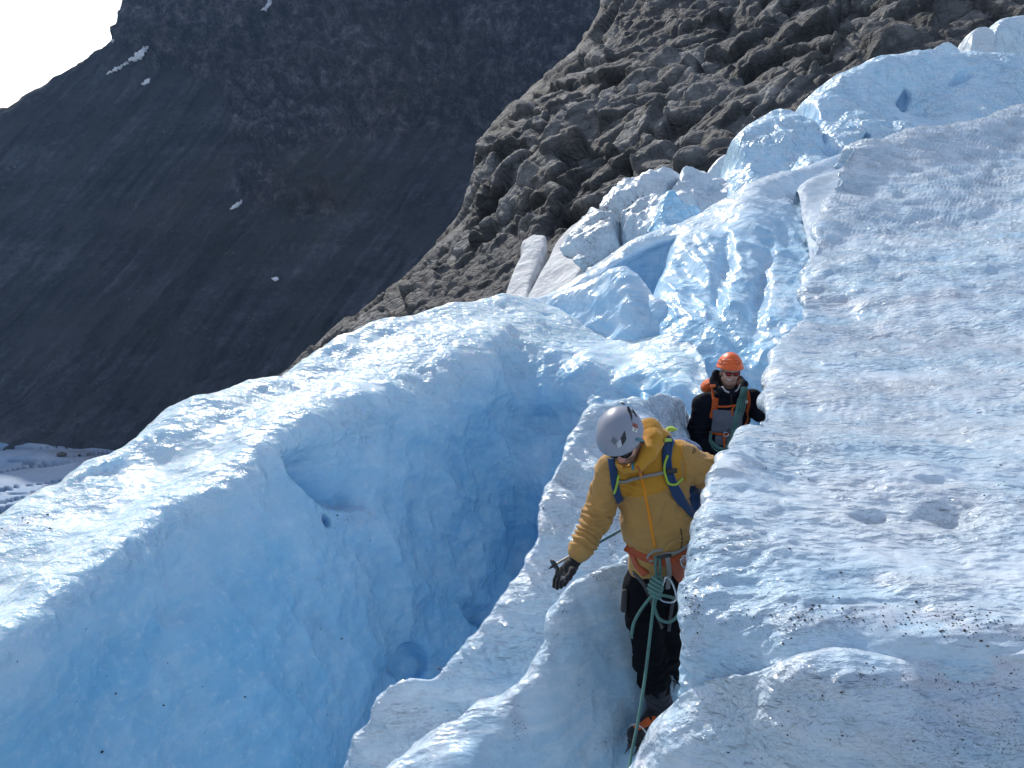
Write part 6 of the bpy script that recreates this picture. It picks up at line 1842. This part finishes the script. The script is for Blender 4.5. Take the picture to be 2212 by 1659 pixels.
for pl in (((765, 385), (800, 362), (885, 355), (895, 370), (840, 390)), ((1060, 372), (1100, 375), (1185, 405), (1180, 425), (1110, 405)), ((605, 372), (640, 378), (690, 385), (640, 400)), ((1235, 425), (1300, 425), (1305, 440), (1240, 438)),
           ((565, 450), (610, 480), (650, 505), (600, 500)), ((685, 425), (710, 425), (680, 500), (655, 500)), ((690, 492), (800, 488), (770, 508), (690, 510)), ((1120, 512), (1230, 535), (1235, 552), (1150, 535)), ((1235, 465), (1270, 490), (1280, 555), (1255, 550))):
    vent([h2(*q) for q in pl], helmet2, plain_mat("deep_orange_slot", (.22, .03, .01), .6, 60, .1), HB2, ydef=Y2 - .12)
shades(man2, H2C, H2A, H2S, RLENS, PLASTIC)
ribbon("mouth", [(1570, 819), (1576, 820.5), (1583, 818.5)], .006, WHITEST, body2, [B2], Y2 - .12, .001, .0012)
ribbon("chin_strap", [(1553, 800), (1555, 814), (1559, 828), (1567, 838)], .010, DARKL, man2, [B2], Y2 - .05, .004, .002)
ribbon("chin_strap", [(1598, 800), (1597, 814), (1594, 828), (1586, 838)], .010, HARN, man2, [B2], Y2 - .05, .004, .002)
# orange backpack
bp2 = empty("backpack", tuple(at(1570, 950, Y2 + .26)))
tag(bp2, "orange backpack with orange straps on the climber in the orange helmet", "backpack")
F = Field(lo2, (2.35, 6.75, 1.6), .009)
F.slab(at(1566, 850, Y2 + .24), at(1566, 930, Y2 + .22), (1, 0, 0), (.150, .10), (.15, .11), .02)
F.ell(at(1534, 836, Y2 + .17), np.eye(3), (.075, .08, .065), .03); F.ell(at(1560, 836, Y2 + .24), np.eye(3), (.12, .09, .06), .03)
pk2 = blob("pack_body", F, ORANGE, bp2, [(at(1566, 850, Y2 + .24), at(1566, 930, Y2 + .22), 4, .004, .2)], 71, .004)
ribbon("shoulder_strap", [(1539, 832), (1540, 848), (1541, 866)], .022, ORANGE, bp2, [J2], Y2 - .08, .006, .004)
ribbon("shoulder_strap", [(1546, 860), (1544, 876), (1541, 892), (1538, 904)], .050, ORANGE, bp2, [J2], Y2 - .1, .008, .006)
ribbon("shoulder_strap", [(1610, 838), (1615, 854), (1616, 872), (1612, 890)], .034, ORANGE, bp2, [J2], Y2 - .08, .007, .006)
ribbon("shoulder_strap", [(1612, 890), (1614, 904), (1608, 918), (1600, 930)], .012, ORANGE, bp2, [J2], Y2 - .08, .007, .004)
ribbon("buckle", [(1538, 834), (1547, 835)], .022, ORANGE, bp2, [J2], Y2 - .08, .014, .005)
ribbon("sternum_strap", [(1550, 878), (1570, 878), (1590, 875)], .016, ORANGE, bp2, [J2], Y2 - .12, .012, .004)
ribbon("sternum_tail", [(1586, 876), (1580, 886), (1582, 898)], .014, ORANGE, bp2, [J2], Y2 - .12, .014, .004)
ribbon("hip_belt", [(1531, 931), (1548, 935), (1568, 938), (1586, 936), (1602, 930)], .022, ORANGE, bp2, [J2], Y2 - .12, .012, .005)
ribbon("belt_tail", [(1564, 939), (1565, 954), (1568, 970)], .020, ORANGE, bp2, [J2, T2B], Y2 - .12, .022, .004)
poly_obj("belt_buckle", [tube_geo(spline([at(1564, 934, Y2 - .19), at(1572, 934, Y2 - .19), at(1573, 941, Y2 - .19), at(1564, 942, Y2 - .19), at(1564, 934, Y2 - .19)], 3), .004, 6)], METAL, bp2)
poly_obj("strap_badge", [tube_geo(at(1613, 868, Y2 - .16) + np.array([(.009 * math.cos(t), 0, .009 * math.sin(t)) for t in np.linspace(0, 2 * math.pi, 14)]), .0035, 6)], WHITEST, bp2)
# coil of rope over the shoulder
geo = []; rr = random.Random(4)
for i in range(8):
    o = (i - 3.5)
    up_ = [(1603 + o * .9, 838), (1600 + o * 1.9, 856), (1596 + o * 2.0, 880), (1591 + o * 1.9, 905), (1585 + o * 1.7, 930), (1576 + o * 1.3, 955), (1567 + o * .5, 968 + rr.uniform(-1, 4))]
    L, N = on_path(up_, [J2, T2B], .022 + .009 * (i % 2), Y2 - .1, 6)
    geo.append(tube_geo(L, .0062, 7))
for i in range(5):
    lp = [(1568 - i, 967 + i * 1.6), (1556 - i * 1.2, 964 + i * 2.0), (1545 - i * 1.3, 956 + i * 1.6), (1536 - i * .6, 944 + i * .9), (1530, 932)]
    L, N = on_path(lp, [J2, T2B], .018 + .008 * (i % 2), Y2 - .1, 6)
    geo.append(tube_geo(L, .0062, 7))
rope2 = poly_obj("rope", geo, ROPEM)
tag(rope2, "coiled green rope slung over the shoulder of the climber in the orange helmet", "rope")
# trench floor under both
fl_rows = [[('w', x + .12 * (y - 3.3) + .6, y, z) for x in (-.6, -.25, .1, .45, .8)] for y, z in ((3.1, -.16), (3.4, -.06), (4.2, -.2), (5.2, -.38), (6.0, -.5), (6.8, -.5), (7.6, -.2))]
floor_, _ = make_patch("path", fl_rows, ICE_WALL, lambda G, N, v, u: .03 * fbm(G * 3, 3, 5), 12, 120, crust=[.4] * 7)
tag(floor_, kind="structure")
# ------------------------------------------------------------------ air
def build_haze():
    m = bpy.data.materials.new("air"); m.use_nodes = True
    nt = m.node_tree; nt.nodes.clear()
    out = nt.nodes.new("ShaderNodeOutputMaterial"); v = nt.nodes.new("ShaderNodeVolumePrincipled")
    v.inputs["Color"].default_value = (0.34, 0.58, 1.0, 1)
    v.inputs["Density"].default_value = 0.00006
    v.inputs["Anisotropy"].default_value = 0.1
    nt.links.new(v.outputs["Volume"], out.inputs["Volume"])
    x0, x1, y0, y1, z0, z1 = -1500, 2600, -60, 1760, -420, 420
    V = [(x, y, z) for x in (x0, x1) for y in (y0, y1) for z in (z0, z1)]
    F = [(0, 1, 3, 2), (4, 6, 7, 5), (0, 4, 5, 1), (2, 3, 7, 6), (0, 2, 6, 4), (1, 5, 7, 3)]
    tag(mesh_obj("haze", V, np.array(F), m, smooth=False), kind="stuff")
build_haze()
